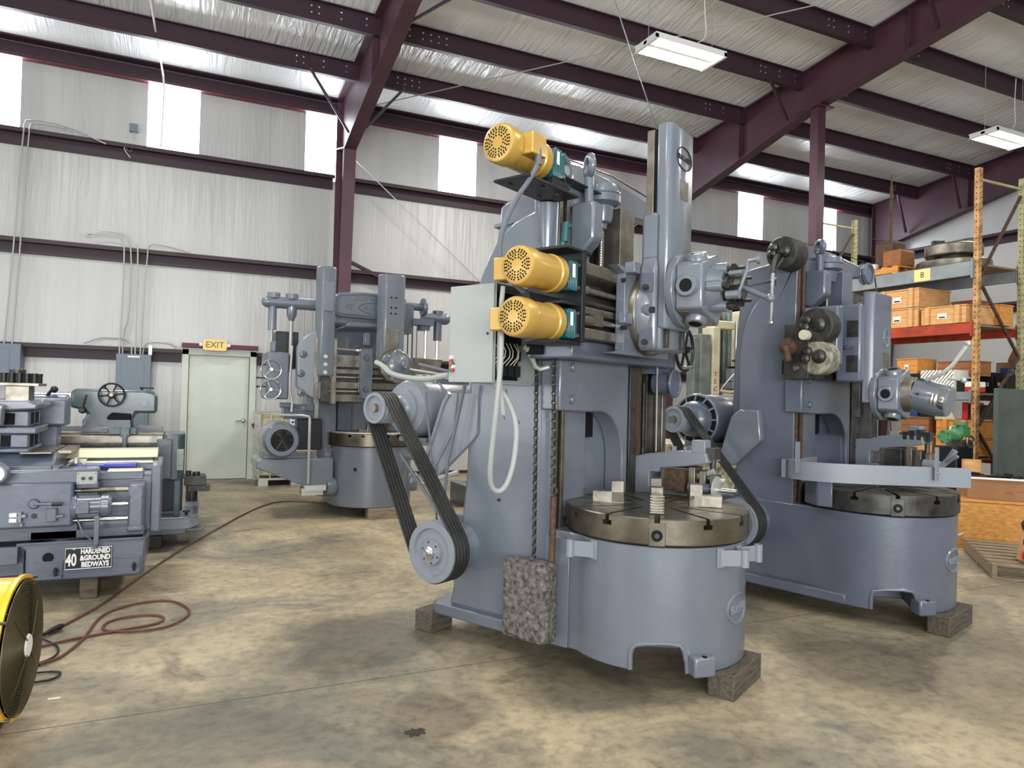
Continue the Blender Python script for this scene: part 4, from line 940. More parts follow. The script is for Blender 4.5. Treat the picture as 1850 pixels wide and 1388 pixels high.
# ================= third turret lathe: two heads, seen from the front =================
def vtl42():
    t = thing('vertical_turret_lathe', 'two-headed grey vertical turret lathe with raised oval nameplate, in the background near exit door', 'machine', (2.17, 8.7, 0), 0)
    GM = GREY; R = .50
    base = G().prism([(-.48, .55), (-.52, .2)]+arc(0, 0, R, 178, 362, 44)+[(.52, .2), (.48, .55), (.48, 1.1), (-.48, 1.1)], 'z', .13, .84).o('base', GM, t, .008)
    G().cyl((-.28, -.415, .58), (-.284, -.425, .58), .02, None, 16).o('hole', DARK, base)
    G().lathe((-.50, -.15, .36), (-.60, -.20, .36), [(.12, 0), (.12, .4), (.10, 1)], 24).o('side_boss', GM, base)
    G().lathe((.50, -.10, .38), (.57, -.13, .38), [(.12, 0), (.12, .6), (.10, 1)], 24).o('side_boss', GM, base)
    G().lathe((.33, -.36, .72), (.40, -.44, .71), [(.035, 0), (.035, 1)], 6).o('plug_nut', GM, base)
    tb = G().lathe((0, 0, .84), (0, 0, 1.0), [(.48, 0), (.52, .06), (.52, .94), (.51, 1)], 80).o('chuck_table', TABLE, t)
    c = G()
    for a in (228, 246, 262, 278, 294, 312):
        a = rad(a); M = Matrix.Rotation(a, 3, 'Z'); d2 = Vector((cos(a), sin(a), 0))
        c.rbox(d2*.45+Vector((0, 0, 1.0)), (.1, .009, .03), M); c.rbox(d2*.45+Vector((0, 0, .965)), (.1, .026, .010), M)
    cut(tb, c)
    G().ring((0, 0, 1.0), (0, 0, 1), .505, .012, 60, 8).o('table_hose', CONDG, tb)
    G().box(-.12, -.02, -.3, -.2, 1.0, 1.11).box(-.22, -.12, -.3, -.2, 1.0, 1.04).o('chuck_jaw', STEEL, t, .004)
    G().prism([(-.44, .50), (-.44, 2.30), (-.30, 2.42), (-.10, 2.46), (.32, 2.46), (.46, 2.36), (.46, .50)], 'y', .40, 1.2).o('column', GREY, t, .03)
    G().box(-.62, -.40, .15, .5, .2, 1.4).o('column_foot', GREY, t, .015)
    G().box(-.36, -.18, .30, .42, .95, 1.40).o('column_way', GREYD, t, .006); G().box(.10, .30, .30, .42, .95, 1.4).o('column_way', RUST, t, .006)
    # nameplate casting
    npl = G().prism([(-.53, 2.40), (-.53, 2.62), (-.49, 2.66), (-.2, 2.69), (.15, 2.69), (.35, 2.66), (.35, 2.36), (-.49, 2.38)], 'y', -.20, -.10).o('name_casting', GM, t, .02)
    G().prism([(-.40, 2.26), (-.36, 2.34), (.3, 2.33), (.3, 2.28)], 'y', -.18, .4).box(-.5, .35, -.10, .45, 2.3, 2.64).o('top_rib', GM, t, .02)
    lip = [(-.50, 2.43), (-.50, 2.60), (-.46, 2.635), (-.2, 2.66), (.3, 2.66)]
    G().tube([(x, -.203, z) for x, z in lip]+[(.3, -.203, 2.40), (-.46, -.203, 2.41), (-.50, -.203, 2.43)], .008, 6).o('nameplate_rim', GREYD, npl)
    text('CUT MASTER', .075, .004, face_M((-.06, -.204, 2.60), (1, 0, -.03), (0, 0, 1)), 'cast_lettering', GREYD, npl, sx=1.1)
    text('42"', .085, .004, face_M((-.35, -.204, 2.50), (1, 0, 0), (0, 0, 1)), 'cast_lettering', GREYD, npl)
    text('BULLARD', .07, .004, face_M((-.04, -.204, 2.50), (1, 0, 0), (0, 0, 1)), 'cast_lettering', GREYD, npl)
    G().tube([(-.04+.20*cos(q*pi/20), -.204, 2.50+.065*sin(q*pi/20)) for q in range(40)], .006, 6, True).o('oval_rim', GREYD, npl)
    # rail
    G().box(-.60, .85, .0, .3, 1.36, 1.92).o('cross_rail', STEELD, t, .006)
    for z0, z1, y in ((1.78, 1.93, -.06), (1.70, 1.76, -.04), (1.52, 1.60, -.05), (1.36, 1.45, -.06)): G().box(-.60, .85, y, .05, z0, z1).o('rail_way', STEEL, t, .006)
    for z in (1.66, 1.49): G().tube([(-.6, -.04, z), (.85, -.04, z)], .012).o('feed_rod', BRIGHT, t)
    # left head: gear shield, ram, slide
    pts = [(-.62, 1.30)]+[(-.62-.40*sin(a)+.0, 1.70+.0-.40*cos(a)*1.0) for a in [rad(d_) for d_ in range(8, 52, 8)]]+[(-.955, 1.48), (-.955, 2.0)]+[(-.62-.335*cos(a), 2.0+.18*sin(a)) for a in [rad(d_) for d_ in range(10, 91, 10)]]
    fp = G().prism([(-.62, 1.37), (-.78, 1.40), (-.90, 1.46), (-.96, 1.54), (-.96, 1.98), (-.93, 2.06), (-.86, 2.13), (-.75, 2.18), (-.62, 2.20)], 'y', -.38, -.22).o('gear_shield', GREYL, t, .02)
    for x, z in ((-.90, 1.90), (-.92, 1.68), (-.91, 1.46), (-.74, 1.62)):
        G().sph((x, -.38, z), .045, 14, (1, .35, 1)).o('screw_dimple', GREYD, fp); G().hexb((x, -.385, z), (0, -1, 0), .016, .012).o('bolt', STEELD, fp)
    rl = G().prism([(-.77, -.36), (-.72, -.46), (-.64, -.46), (-.56, -.42), (-.56, -.30), (-.77, -.30)], 'z', 1.66, 2.92).o('left_ram', GREY, t, .012)
    G().box(-.70, -.59, -.475, -.455, 2.40, 2.74).o('cover_plate', GREY, rl, .006)
    for z in (1.88, 1.79, 1.70): G().lathe((-.665, -.46, z), (-.665, -.475, z), [(.026, 0), (.022, 1)], 18).hexb((-.665, -.475, z), (0, -1, 0), .012, .006).o('cap_screw', CONDG, rl)
    G().box(-.70, -.60, -.40, -.33, 1.36, 1.66).o('lower_ram', STEELD, rl, .004)
    for x in (-.775, -.575): G().box(x, x+.05, -.40, -.3, 1.34, 2.1).o('gib', STEEL, rl, .004)
    # handwheels at far left
    G().box(-1.28, -1.03, -.22, .3, 1.38, 1.92).box(-1.22, -1.16, -.1, 0, 1.92, 2.05).o('feed_box', GREYD, t, .015)
    for z in (1.715, 1.49): handwheel(t, (-1.235, -.32, z), (0, -1, 0), .108, CHROME, 3, a0=.1 if z < 1.6 else 2.2)
    for z in (1.77, 1.62, 1.52): G().tube([(-1.36, -.2, z), (-1.26, -.2, z)], .008, 6).sph((-1.37, -.2, z), .014).o('shift_lever', STEELD, t)
    G().tube([(-1.0, -.2, 2.0), (-1.02, -.22, 1.5), (-.99, -.28, 1.38), (-1.0, -.3, 1.24)], .014, sm=1).o('pipe', CONDG, t)
    G().box(-1.12, -.86, .3, .6, 1.75, 2.20).o('rear_box', BLACK, t, .01)
    # top cross arms with vertical shafts
    la = G().cyl((-1.25, .15, 2.53), (-.62, .15, 2.53), .07).sph((-1.25, .15, 2.53), .07).lathe((-1.18, .15, 2.58), (-1.18, .15, 2.64), [(.075, 0), (.075, 1)]).lathe((-.97, .15, 2.58), (-.97, .15, 2.64), [(.075, 0), (.075, 1)]).cyl((-1.19, .15, 2.5), (-1.19, .15, 2.20), .05).lathe((-.97, .15, 2.5), (-.97, .15, 2.32), [(.06, 0), (.06, .6), (.03, 1)]).box(-.66, -.5, .05, .3, 2.40, 2.66).o('cross_shaft_housing', GREY, t)
    G().tube([(-1.19, .15, 2.25), (-1.19, .15, 1.75)], .018).o('feed_shaft', BRIGHT, la)
    G().tube([(-.97, .15, 2.35), (-.97, .15, 1.7)], .022).o('feed_shaft', BRIGHT, la)
    G().tube([(-.60, .15, 2.45), (-.60, .15, 2.1)], .014).tube([(-.56, .15, 2.45), (-.56, .15, 2.1)], .008).o('feed_shaft', BRIGHT, la)
    ra = G().box(.30, .52, .05, .35, 2.25, 2.62).cyl((.42, .1, 2.60), (.66, .1, 2.60), .05).lathe((.64, .1, 2.60), (.69, .1, 2.60), [(.11, 0), (.12, .5), (.11, 1)]).box(.5, .78, .0, .2, 2.36, 2.44).cyl((.66, .15, 2.47), (.98, .15, 2.47), .075).sph((.98, .15, 2.47), .075).cyl((.88, .15, 2.44), (.88, .15, 2.18), .055).lathe((.88, .15, 2.5), (.88, .15, 2.57), [(.07, 0), (.07, 1)]).box(.62, .74, .04, .2, 2.3, 2.4).o('cross_shaft_housing', GREYD, t)
    for x, r in ((.48, .008), (.54, .010), (.60, .006), (.72, .02), (.88, .022)): G().tube([(x, .15, 2.35), (x, .15, 1.85)], r).o('feed_shaft', BRIGHT if r > .015 else STEELD, ra)
    G().box(.40, .80, -.1, .25, 1.72, 1.86).prism([(.44, 1.82), (.40, 1.93), (.86, 1.93), (.80, 1.70), (.44, 1.70)], 'y', -.15, .25).box(.78, 1.05, -.05, .25, 1.68, 1.76).o('right_feed_box', WOODP if False else STEEL, t, .01)
    # right head with turret
    rr = G().prism([(-.04, -.34), (.02, -.44), (.20, -.44), (.27, -.40), (.27, -.28), (-.04, -.28)], 'z', 1.80, 2.90).o('right_ram', GREY, t, .012)
    for z in (2.62, 2.50, 2.43):
        for x in (.09, .145): G().cyl((x, -.441, z), (x, -.445, z), .011, None, 12).o('screw_hole', DARK, rr)
    G().box(.04, .19, -.452, -.44, 1.95, 2.24).o('plate', STEEL, rr, .004)
    G().prism([(-.17, 1.40), (-.20, 1.52), (-.20, 1.98), (-.16, 2.02), (-.04, 2.02), (-.04, 1.40)], 'y', -.16, -.06).box(-.14, -.06, -.1, -.02, 2.05, 2.22).o('right_saddle', GREY, t, .015)
    for z in (1.90, 1.52): G().lathe((-.12, -.16, z), (-.12, -.18, z), [(.04, 0), (.03, 1)], 20).hexb((-.12, -.18, z), (0, -1, 0), .015, .01).o('bolt', GREYD, t)
    tc_ = (.15, 1.80)
    td = G().lathe((tc_[0], -.44, tc_[1]), (tc_[0], -.52, tc_[1]), [(.20, 0), (.21, .4), (.19, 1)], 5 if False else 32).o('turret_disc', STEEL, t, .006)
    for q in range(6):
        a = q*pi/3+.5; c0 = Vector((tc_[0]+.145*cos(a), -.52, tc_[1]+.145*sin(a)))
        G().lathe(c0, c0+Vector((0, -.05, 0)), [(.055, 0), (.055, .8), (.045, 1)], 20).hexb(c0+Vector((0, -.05, 0)), (0, -1, 0), .02, .012).o('clamp_boss', GREY, td)
    G().lathe((tc_[0], -.52, tc_[1]), (tc_[0], -.66, tc_[1]), [(.13, 0), (.13, .9), (.11, 1)], 32).sph((tc_[0]+.04, -.69, tc_[1]+.02), .04).tube([(tc_[0]+.02, -.68, tc_[1]), (tc_[0]+.06, -.72, tc_[1]-.02), (tc_[0]+.08, -.7, tc_[1]+.08)], .02).o('turret_hub', GREY, td)
    G().tube([(tc_[0]+.1, -.60, tc_[1]-.03), (tc_[0]+.62, -.4, tc_[1]-.08)], .018).o('clamp_lever', CONDG, td)
    G().tube([(-.15, -.1, 1.99), (-.5, -.1, 2.0)], .014).lathe((-.24, -.1, 1.99), (-.14, -.1, 1.99), [(.02, 0), (.035, .5), (.02, 1)], 14).o('dial_rod', BRIGHT, t)
    # main motor on a bracket at the left
    G().prism([(-1.36, .60), (-1.36, .68), (-1.30, .70), (-.5, .70), (-.5, .36), (-.82, .38)], 'y', -.25, .45).o('motor_bracket', GREY, t, .012)
    G().box(-1.28, -.72, -.22, .35, .70, .735).o('motor_rails', GREYD, t, .006)
    mo = G().lathe((-1.10, -.36, .92), (-1.10, .40, .92), [(.13, 0), (.175, .0), (.20, .05), (.205, .1), (.205, .8), (.16, 1)], 44).o('drive_motor', GREY, t)
    G().lathe((-1.10, -.365, .92), (-1.10, -.34, .92), [(.125, 0), (.125, 1)], 36).o('fan_grille', DARK, mo)
    g = G()
    for rr_ in (.03, .055, .08, .105): g.ring((-1.10, -.368, .92), (0, 1, 0), rr_, .004, 28, 5)
    for q in range(6): g.tube([(-1.10, -.368, .92), (-1.10+.12*cos(q*pi/3), -.368, .92+.12*sin(q*pi/3))], .004, 5)
    g.o('grille_wires', STEELD, mo)
    G().box(-1.24, -.96, -.2, .3, .70, .78).o('motor_feet', GREY, mo, .006)
    G().box(-.88, -.60, -.0, .25, .78, 1.15).o('belt_guard', BLACK, t, .01)
    G().tube([(-1.12, -.2, 1.20), (-.80, -.30, 1.20), (-.80, -.34, 1.15), (-.80, -.34, .42)], .016, sm=1).box(-.86, -.62, -.3, -.1, .28, .36).box(-.84, -.60, -.36, -.26, .34, .40).o('oil_pipe', CONDG, t)
    G().box(-1.05, -.7, -.05, .2, 1.15, 1.32).box(-1.1, -.95, -.15, 0, 1.28, 1.34).box(-.82, -.74, -.25, .1, 1.25, 1.42).o('pump_box', GREYD, t, .01)
    return t
m3 = vtl42()
timber((2.30, 8.28), 0, .26, .08, .128, 'pale timber under the front of the machine with the raised nameplate', None, WOODP)
timber((2.5, 9.55), 0, .3, .08, .128, 'timber under the back of the machine with the raised nameplate', None, WOODP)

# ================= liquid tote =================
tt = thing('liquid_tote', 'caged plastic liquid tote with pale yellow liquid, right of the exit door', 'tank', (1.72, 11.95, 0), 0)
G().box(-.55, .55, -.45, .45, .14, 1.12).o('tank', TOTE, tt, .05)
g = G()
for z in (.18, .36, .54, .72, .90, 1.10): g.tube([(-.58, -.48, z), (.58, -.48, z), (.58, .48, z), (-.58, .48, z)], .011, 6, True)
for q in range(8):
    x = -.58+q*1.16/7; g.tube([(x, -.48, .12), (x, -.48, 1.12)], .010, 6).tube([(x, .48, .12), (x, .48, 1.12)], .010, 6)
for q in range(1, 6):
    y = -.48+q*.96/6; g.tube([(-.58, y, .12), (-.58, y, 1.12)], .010, 6).tube([(.58, y, .12), (.58, y, 1.12)], .010, 6)
g.o('cage', CONDG, tt)
G().box(-.58, .58, -.48, .48, .09, .12).box(-.58, -.44, -.48, -.34, 0, .09).box(.44, .58, -.48, -.34, 0, .09).box(-.58, -.44, .34, .48, 0, .09).box(.44, .58, .34, .48, 0, .09).box(-.1, .1, -.48, -.3, 0, .09).o('pallet_base', CONDG, tt)
lb = G().box(-.14, .08, -.485, -.478, .94, 1.08).o('label', PAPER, tt); G().box(-.12, .06, -.488, -.484, .97, 1.0).box(-.12, .03, -.488, -.484, 1.03, 1.05).o('label_print', BLUE, lb)
lb = G().box(-.35, -.05, -.495, -.488, .62, .86).o('label', PAPER, tt); G().box(-.33, -.10, -.498, -.494, .74, .84).o('label_print', NAVY, lb)
LG = mat('blue_grey_lathe_enamel', (88, 96, 111), .34, 0, .5, .45, noise=(3.2, .8, (80, 88, 103)), bump=(14, .18))
# ================= foreground engine lathe (left) =================
t = thing('engine_lathe', 'grey engine lathe with a black and white bedways plaque, at the left edge', 'machine', (-.6, 6.2, 0), 0)
def L(g, name, m_, par=None, bevel=.006): return g.o(name, m_, par or t, bevel)
def S(x, y, z=0): return (x+.6, y-6.2, z)
class H(G):   # world coordinates of this lathe, shifted into its frame
    ox, oy = .6, -6.2
    def add(s, vs, fs): return G.add(s, [(v[0]+s.ox, v[1]+s.oy, v[2]) for v in vs], fs)
tray = L(H().prism([(-.95, .41), (-.90, .37), (-.90, .16), (-.24, .15), (-.20, .17), (-.185, .41)], 'y', 5.70, 5.73)
  .box(-.21, -.185, 5.72, 6.62, .17, .41).box(-.95, -.19, 6.60, 6.63, .17, .41).box(-.93, -.19, 5.72, 6.62, .15, .18), 'chip_tray', LG, None, .012)
L(H().tube([(-.95, 5.70, .41), (-.20, 5.70, .41), (-.185, 5.73, .41), (-.16, 6.62, .41)], .012, 6), 'tray_lip', LG, tray, 0)
L(H().cyl((-.77, 5.70, .315), (-.77, 5.695, .315), .033), 'drain_hole', DARK, tray, 0)
for x0, x1 in ((-.845, -.685), (-.38, -.215)):
    q = L(H().box(x0, x1, 5.694, 5.70, .19, .285), 'pocket', GREYD, tray, 0)
    L(H().box(x0, x1, 5.66, 5.70, .175, .195).tube([(x0, 5.695, .285), (x1, 5.695, .285), (x1, 5.695, .19)], .006, 6), 'pocket_ledge', LG, tray, .004)
    L(H().cyl((x1-.035, 5.69, .225), (x1-.035, 5.66, .225), .016, None, 6).cyl((x1-.035, 5.66, .195), (x1-.035, 5.66, .25), .009), 'leveling_bolt', BLACK, tray, 0)
pq = L(H().box(-.672, -.388, 5.683, 5.70, .225, .375), 'name_plaque', BLACK, None, .002)
L(H().tube([(-.668, 5.681, .229), (-.392, 5.681, .229), (-.392, 5.681, .371), (-.668, 5.681, .371)], .0035, 4, True), 'plaque_border', WHITE, pq, 0)
text('40', .115, .0015, face_M(S(-.634, 5.681, .288), (1, 0, 0), (0, 0, 1)), 'plaque_lettering', WHITE, pq, sx=.56, bold=.003)
text('"', .05, .0015, face_M(S(-.618, 5.681, .352), (1, 0, 0), (0, 0, 1)), 'plaque_lettering', WHITE, pq)
for s_, z, k in (('HARDENED', .345, 1.), ('&GROUND', .30, 1.08), ('BEDWAYS', .255, 1.08)):
    text(s_, .048, .0015, face_M(S(-.490, 5.681, z), (1, 0, 0), (0, 0, 1)), 'plaque_lettering', WHITE, pq, sx=.70*k, bold=.0022)
L(H().box(-2.9, -.93, 5.86, 6.6, .17, .36), 'rear_base', GREYD)
L(H().box(-2.9, -.95, 5.75, 5.79, .27, .39), 'long_tray', GREYD)
L(H().box(-2.9, -.14, 6.02, 6.70, .40, .83).box(-.17, -.10, 5.98, 6.72, .40, .90), 'bed', LG, None, .01)
L(H().box(-1.2, -.62, 5.84, 6.1, .41, .52).box(-.9, -.2, 5.84, 6.1, .41, .47), 'bed_foot', GREYD)
for y0, y1, z0, z1, m_ in ((5.99, 6.14, .80, .855, LG), (6.36, 6.42, .83, .88, LG), (6.5, 6.62, .84, .91, LG)): L(H().box(-2.9, -.17 if y0 > 6.2 else -.22, y0, y1, z0, z1), 'bedway', m_, None, .006)
L(H().box(-.46, -.23, 5.995, 6.135, .855, .868), 'bedway', YWAY, None, .004)
L(H().box(-.80, -.17, 6.5, 6.62, .911, .922).box(-.75, -.17, 6.38, 6.41, .881, .90), 'bedway', YWAY, None, .004)
L(H().prism([(6.45, .92), (6.72, .92), (6.70, .98), (6.50, .98)], 'x', -.80, -.14), 'rear_way', YWAY, None, .006)
L(H().box(-.70, -.30, 6.22, 6.34, .87, .885).box(-.5, -.28, 6.2, 6.36, .87, .893), 'blue_liner', BLUE, None, .003)
# apron
ap = L(H().box(-1.9, -.64, 5.74, 5.96, .51, .82).box(-1.9, -.50, 5.76, 5.98, .80, .905), 'apron', LG, None, .018)
L(H().box(-.625, -.50, 5.745, 5.762, .80, .885), 'switch_plate', CABI, ap, .003)
for x in (-.585, -.54): L(H().cyl((x, 5.745, .842), (x, 5.735, .842), .012), 'switch_knob', BLACK, ap, 0)
for x, z, in ((-.615, .875), (-.51, .875), (-.615, .81), (-.51, .81)): L(H().cyl((x, 5.745, z), (x, 5.741, z), .004, None, 6), 'screw', STEELD, ap, 0)
lv = L(H().lathe((-.865, 5.74, .68), (-.865, 5.71, .68), [(.035, 0), (.035, .5), (.025, 1)]), 'apron_lever', GREYD, None, 0)
L(H().tube([(-.865, 5.705, .68), (-.75, 5.70, .675)], .010), 'lever_arm', LG, lv, 0); L(H().tube([(-.76, 5.70, .675), (-.70, 5.70, .675)], .013), 'lever_grip', BLACK, lv, 0)
L(H().box(-.79, -.73, 5.70, 5.74, .555, .64).box(-.80, -.73, 5.71, 5.74, .635, .65), 'valve_block', LG, None, .006)
L(H().tube([(-.73, 5.70, .59), (-.69, 5.70, .592)], .012), 'valve_knob', GREYD, None, 0)
for z in (.575, .61): L(H().box(-1.0, -.945, 5.70, 5.74, z-.014, z+.014), 'push_block', WHITE, None, .005)
L(H().box(-.96, -.93, 5.70, 5.74, .56, .63).cyl((-.93, 5.71, .60), (-.905, 5.71, .60), .014).cyl((-.93, 5.71, .555), (-.93, 5.71, .53), .01), 'valve_fitting', GREYL, None, .004)
L(H().cyl((-.863, 5.74, .595), (-.863, 5.735, .595), .018), 'oil_sight', BLACK, None, 0)
# rapid traverse motor
mo = L(H().lathe((-.64, 5.68, .655), (-.40, 5.68, .655), [(.07, 0), (.078, .06), (.078, .12), (.066, .14), (.066, .72), (.078, .74), (.078, .92), (.06, 1)], 32), 'rapid_motor', LG, None, 0)
g = H()
for q in range(16):
    a = q*pi/8; g.box(-.60, -.475, 5.68+.07*cos(a)-.002, 5.68+.07*cos(a)+.002, .655+.07*sin(a)-.004, .655+.07*sin(a)+.004)
g.o('motor_fins', LG, mo)
L(H().box(-.61, -.53, 5.59, 5.62, .62, .70), 'terminal_cover', LG, mo, .004)
L(H().box(-.50, -.47, 5.62, 5.66, .40, .60).tube([(-.60, 5.66, .57), (-.57, 5.66, .48), (-.50, 5.66, .41)], .006).cyl((-.49, 5.64, .40), (-.49, 5.64, .37), .018), 'start_lever', GREYD, None, .003)
bk = L(H().box(-.305, -.205, 5.74, 5.98, .47, .785).box(-.31, -.20, 5.72, 5.80, .455, .50), 'end_bracket', LG, None, .015)
for x, z in ((-.29, .70), (-.22, .70), (-.29, .60), (-.22, .60)): L(H().cyl((x, 5.74, z), (x, 5.735, z), .006, None, 8), 'screw', STEELD, bk, 0)
g = H().tube([(-.66, 5.84, .745), (-.30, 5.84, .745)], .016, 12)
for q in range(18): g.ring((-.60+q*.012, 5.84, .745), (1, 0, 0), .018, .003, 10, 4)
g.o('lead_screw', STEEL, t)
for z in (.64, .535): L(H().tube([(-.66, 5.84, z), (-.30, 5.84, z)], .013, 12), 'feed_rod', BRIGHT, None, 0)
L(H().box(-.64, -.5, 5.85, 5.95, .70, .80), 'rod_support', GREYD)
# carriage, cross slide, compound
cr = L(H().box(-2.1, -.72, 5.84, 6.55, .845, .905).box(-.98, -.74, 5.82, 6.05, .86, .92), 'carriage', LG, None, .01)
L(H().prism([(5.86, .83), (5.86, .93), (6.02, 1.0), (6.60, 1.0), (6.60, .9), (6.1, .83)], 'x', -1.9, -.775), 'cross_slide', LG, None, .012)
L(H().box(-.99, -.80, 5.92, 6.62, 1.0, 1.012).box(-.79, -.70, 6.10, 6.62, .985, 1.01), 'slide_top', STEEL, None, .003)
L(H().tube([(-.70, 6.0, .93), (-.66, 6.05, .95), (-.60, 6.0, .91)], .013).box(-.70, -.60, 6.05, 6.12, .93, .945).cyl((-.66, 6.02, .92), (-.66, 6.02, .96), .02), 'chip_wiper', CONDG, None, .002)
cyl_ = L(H().cyl((-1.30, 5.72, .89), (-1.02, 5.72, .89), .06).lathe((-1.06, 5.66, .90), (-1.06, 5.60, .90), [(.068, 0), (.075, .4), (.06, 1)]), 'cross_feed_housing', LG, None, 0)
L(H().lathe((-1.06, 5.60, .90), (-1.06, 5.585, .90), [(.052, 0), (.05, 1)]), 'dial', CONDG, cyl_, 0)
L(H().prism([(-1.2, .86), (-1.0, .86), (-.78, .905), (-.78, .93), (-1.2, .93)], 'y', 5.78, 5.86), 'gib_cover', LG, None, .004)
cp = L(H().box(-1.7, -.945, 5.98, 6.5, 1.005, 1.035).box(-1.7, -.955, 6.02, 6.46, 1.035, 1.135).box(-1.7, -.905, 5.99, 6.5, 1.135, 1.185).box(-1.7, -.955, 6.02, 6.46, 1.185, 1.30), 'compound_rest', LG, None, .01)
for x0, x1, z0, z1 in ((-1.12, -1.06, 1.045, 1.125), (-1.25, -1.18, 1.045, 1.125), (-1.13, -1.04, 1.20, 1.28)): L(H().box(x0, x1, 6.016, 6.02, z0, z1), 'cast_window', DARK, cp, 0)
for y0, y1 in ((6.08, 6.2), (6.26, 6.38)):
    for z0, z1 in ((1.045, 1.125), (1.20, 1.285)): L(H().box(-.957, -.952, y0, y1, z0, z1), 'cast_window', DARK, cp, 0)
L(H().prism([(-1.7, 1.30), (-1.05, 1.30), (-.90, 1.31), (-.885, 1.35), (-.95, 1.375), (-1.7, 1.375)], 'y', 5.92, 6.5), 'top_slide', LG, None, .014)
L(H().lathe((-1.30, 5.85, 1.27), (-1.08, 5.85, 1.27), [(.085, 0), (.085, .7), (.07, 1)]).cyl((-1.10, 5.84, 1.22), (-1.10, 5.78, 1.22), .02), 'compound_dial', GREYL, None, 0)
tp = L(H().box(-1.11, -.965, 6.05, 6.25, 1.37, 1.475), 'tool_post', STEEL, None, .004)
hp = L(H().prism([(5.98, 1.475), (6.32, 1.475), (6.32, 1.495), (5.98, 1.495)], 'x', -1.7, -.90), 'holder_plate', STEEL, None, .002)
g0 = [(-1.20+i*.045, y) for y in (6.02, 6.22) for i in range(7)]
for x, y in g0: L(H().cyl((x, y, 1.495), (x, y, 1.56), .017, None, 12).cyl((x, y, 1.555), (x, y, 1.565), .02, None, 12), 'clamp_bolt', BLACK, hp, 0)
L(H().cyl((-1.05, 6.12, 1.495), (-1.05, 6.12, 1.59), .05).lathe((-1.05, 6.12, 1.585), (-1.05, 6.12, 1.60), [(.045, 0), (.02, 1)]), 'post_nut', STEELD, hp, 0)
tsk = L(H().box(-1.12, -.80, 6.62, 6.85, 1.16, 1.38).cyl((-1.1, 6.735, 1.345), (-.80, 6.735, 1.345), .07), 'tailstock', LG, None, .02)
L(H().tube([(-.95, 6.70, 1.40), (-.92, 6.68, 1.44)], .012).sph((-.90, 6.68, 1.45), .028), 'clamp_knob', BLACK, tsk, 0)
L(H().box(-1.10, -.86, 6.64, 6.83, .975, 1.16), 'tailstock_base', LG, None, .01)
timber((-.53, 5.86), 0, .055, .12, .148, 'short upright wood block under the tray of the lathe with the plaque')
timber((-.53, 6.5), 0, .055, .08, .148, 'wood block under the rear of the tray of the lathe with the plaque')
timber((-1.9, 6.2), 0, .1, .3, .17, 'wood block under the long base of the lathe, left of the drain hole')

# ================= green-grey lathe behind =================
t = thing('engine_lathe', 'dark green-grey engine lathe with spoked tailstock handwheel, behind the plaque lathe', 'machine', (-.4, 7.8, 0), 0)
H.ox, H.oy = .4, -7.8
ts_ = L(H().prism([(-.90, 1.43), (-.86, 1.455), (-.30, 1.455), (-.22, 1.44), (-.185, 1.40), (-.185, 1.235), (-.36, 1.235), (-.385, 1.18), (-.38, 1.05), (-.80, 1.05), (-.80, 1.16), (-.76, 1.22), (-.80, 1.26), (-.90, 1.28)], 'y', 7.62, 7.95), 'tailstock', GREEN2, None, .025)
L(H().prism([(-.60, 1.17), (-.40, 1.17), (-.40, 1.23), (-.56, 1.24), (-.60, 1.2)], 'y', 7.60, 7.63), 'arch_recess', DARK, ts_, .01)
L(H().cyl((-1.25, 7.76, 1.37), (-.88, 7.76, 1.37), .048), 'quill', BRIGHT, None, 0)
L(H().cyl((-.56, 7.62, 1.405), (-.56, 7.50, 1.405), .03), 'wheel_shaft', STEELD, ts_, 0)
hw = handwheel(t, S(-.56-.2, 7.50-1.6+0, 1.405) if False else (-.16, -.30, 1.405), (0, -1, 0), .105, BLACK, 6, handle=False)
G().lathe((-.16, -.30, 1.405), (-.16, -.36, 1.405), [(.035, 0), (.03, .6), (.015, 1)]).o('wheel_hub', STEEL, hw)
L(H().lathe((-.80, 7.62, 1.26), (-.80, 7.58, 1.26), [(.035, 0), (.02, 1)]).tube([(-.80, 7.59, 1.26), (-.77, 7.57, 1.40)], .009), 'clamp_lever', STEELD, ts_, 0)
L(H().lathe((-.29, 7.62, 1.33), (-.29, 7.60, 1.33), [(.03, 0), (.03, 1)]), 'cap', GREYD, ts_, 0)
L(H().tube([(-.32, 7.75, 1.46), (-.34, 7.72, 1.48), (-.22, 7.7, 1.475)], .009), 'top_lever', BLACK, ts_, 0)
L(H().cyl((-.64, 7.75, 1.45), (-.64, 7.75, 1.49), .016), 'oil_cup', STEELD, ts_, 0)
L(H().box(-.80, -.35, 7.58, 8.0, 1.03, 1.10).box(-.78, -.58, 7.575, 7.59, 1.05, 1.085), 'tailstock_base', GREEN2, None, .008)
L(H().box(-3, -.12, 7.55, 8.1, .70, .96), 'bed', BLACK)
L(H().box(-3, -.12, 7.52, 7.64, .95, 1.03).box(-3, -.12, 7.9, 8.05, .97, 1.04), 'bedway', STEEL, None, .006)
g = H()
for q in range(60): g.box(-1.15+q*.0175, -1.142+q*.0175, 7.508, 7.52, .945, .965)
g.box(-1.2, -.12, 7.52, 7.54, .93, .955).o('gear_rack', STEELD, t)
L(H().box(-3, -.2, 7.3, 7.34, .86, .90).box(-.7, -.12, 7.48, 7.5, .80, .82), 'feed_rod', BRIGHT, None, 0)
L(H().prism([(-.10, 7.48), (.02, 7.48), (.07, 7.56), (.07, 8.05), (-.12, 8.05), (-.12, 7.5)], 'z', .60, 1.045), 'end_casting', GREEN2, None, .02)
L(H().box(-.17, -.04, 7.42, 7.5, .62, 1.0), 'rod_bracket', GREEN2, None, .012)
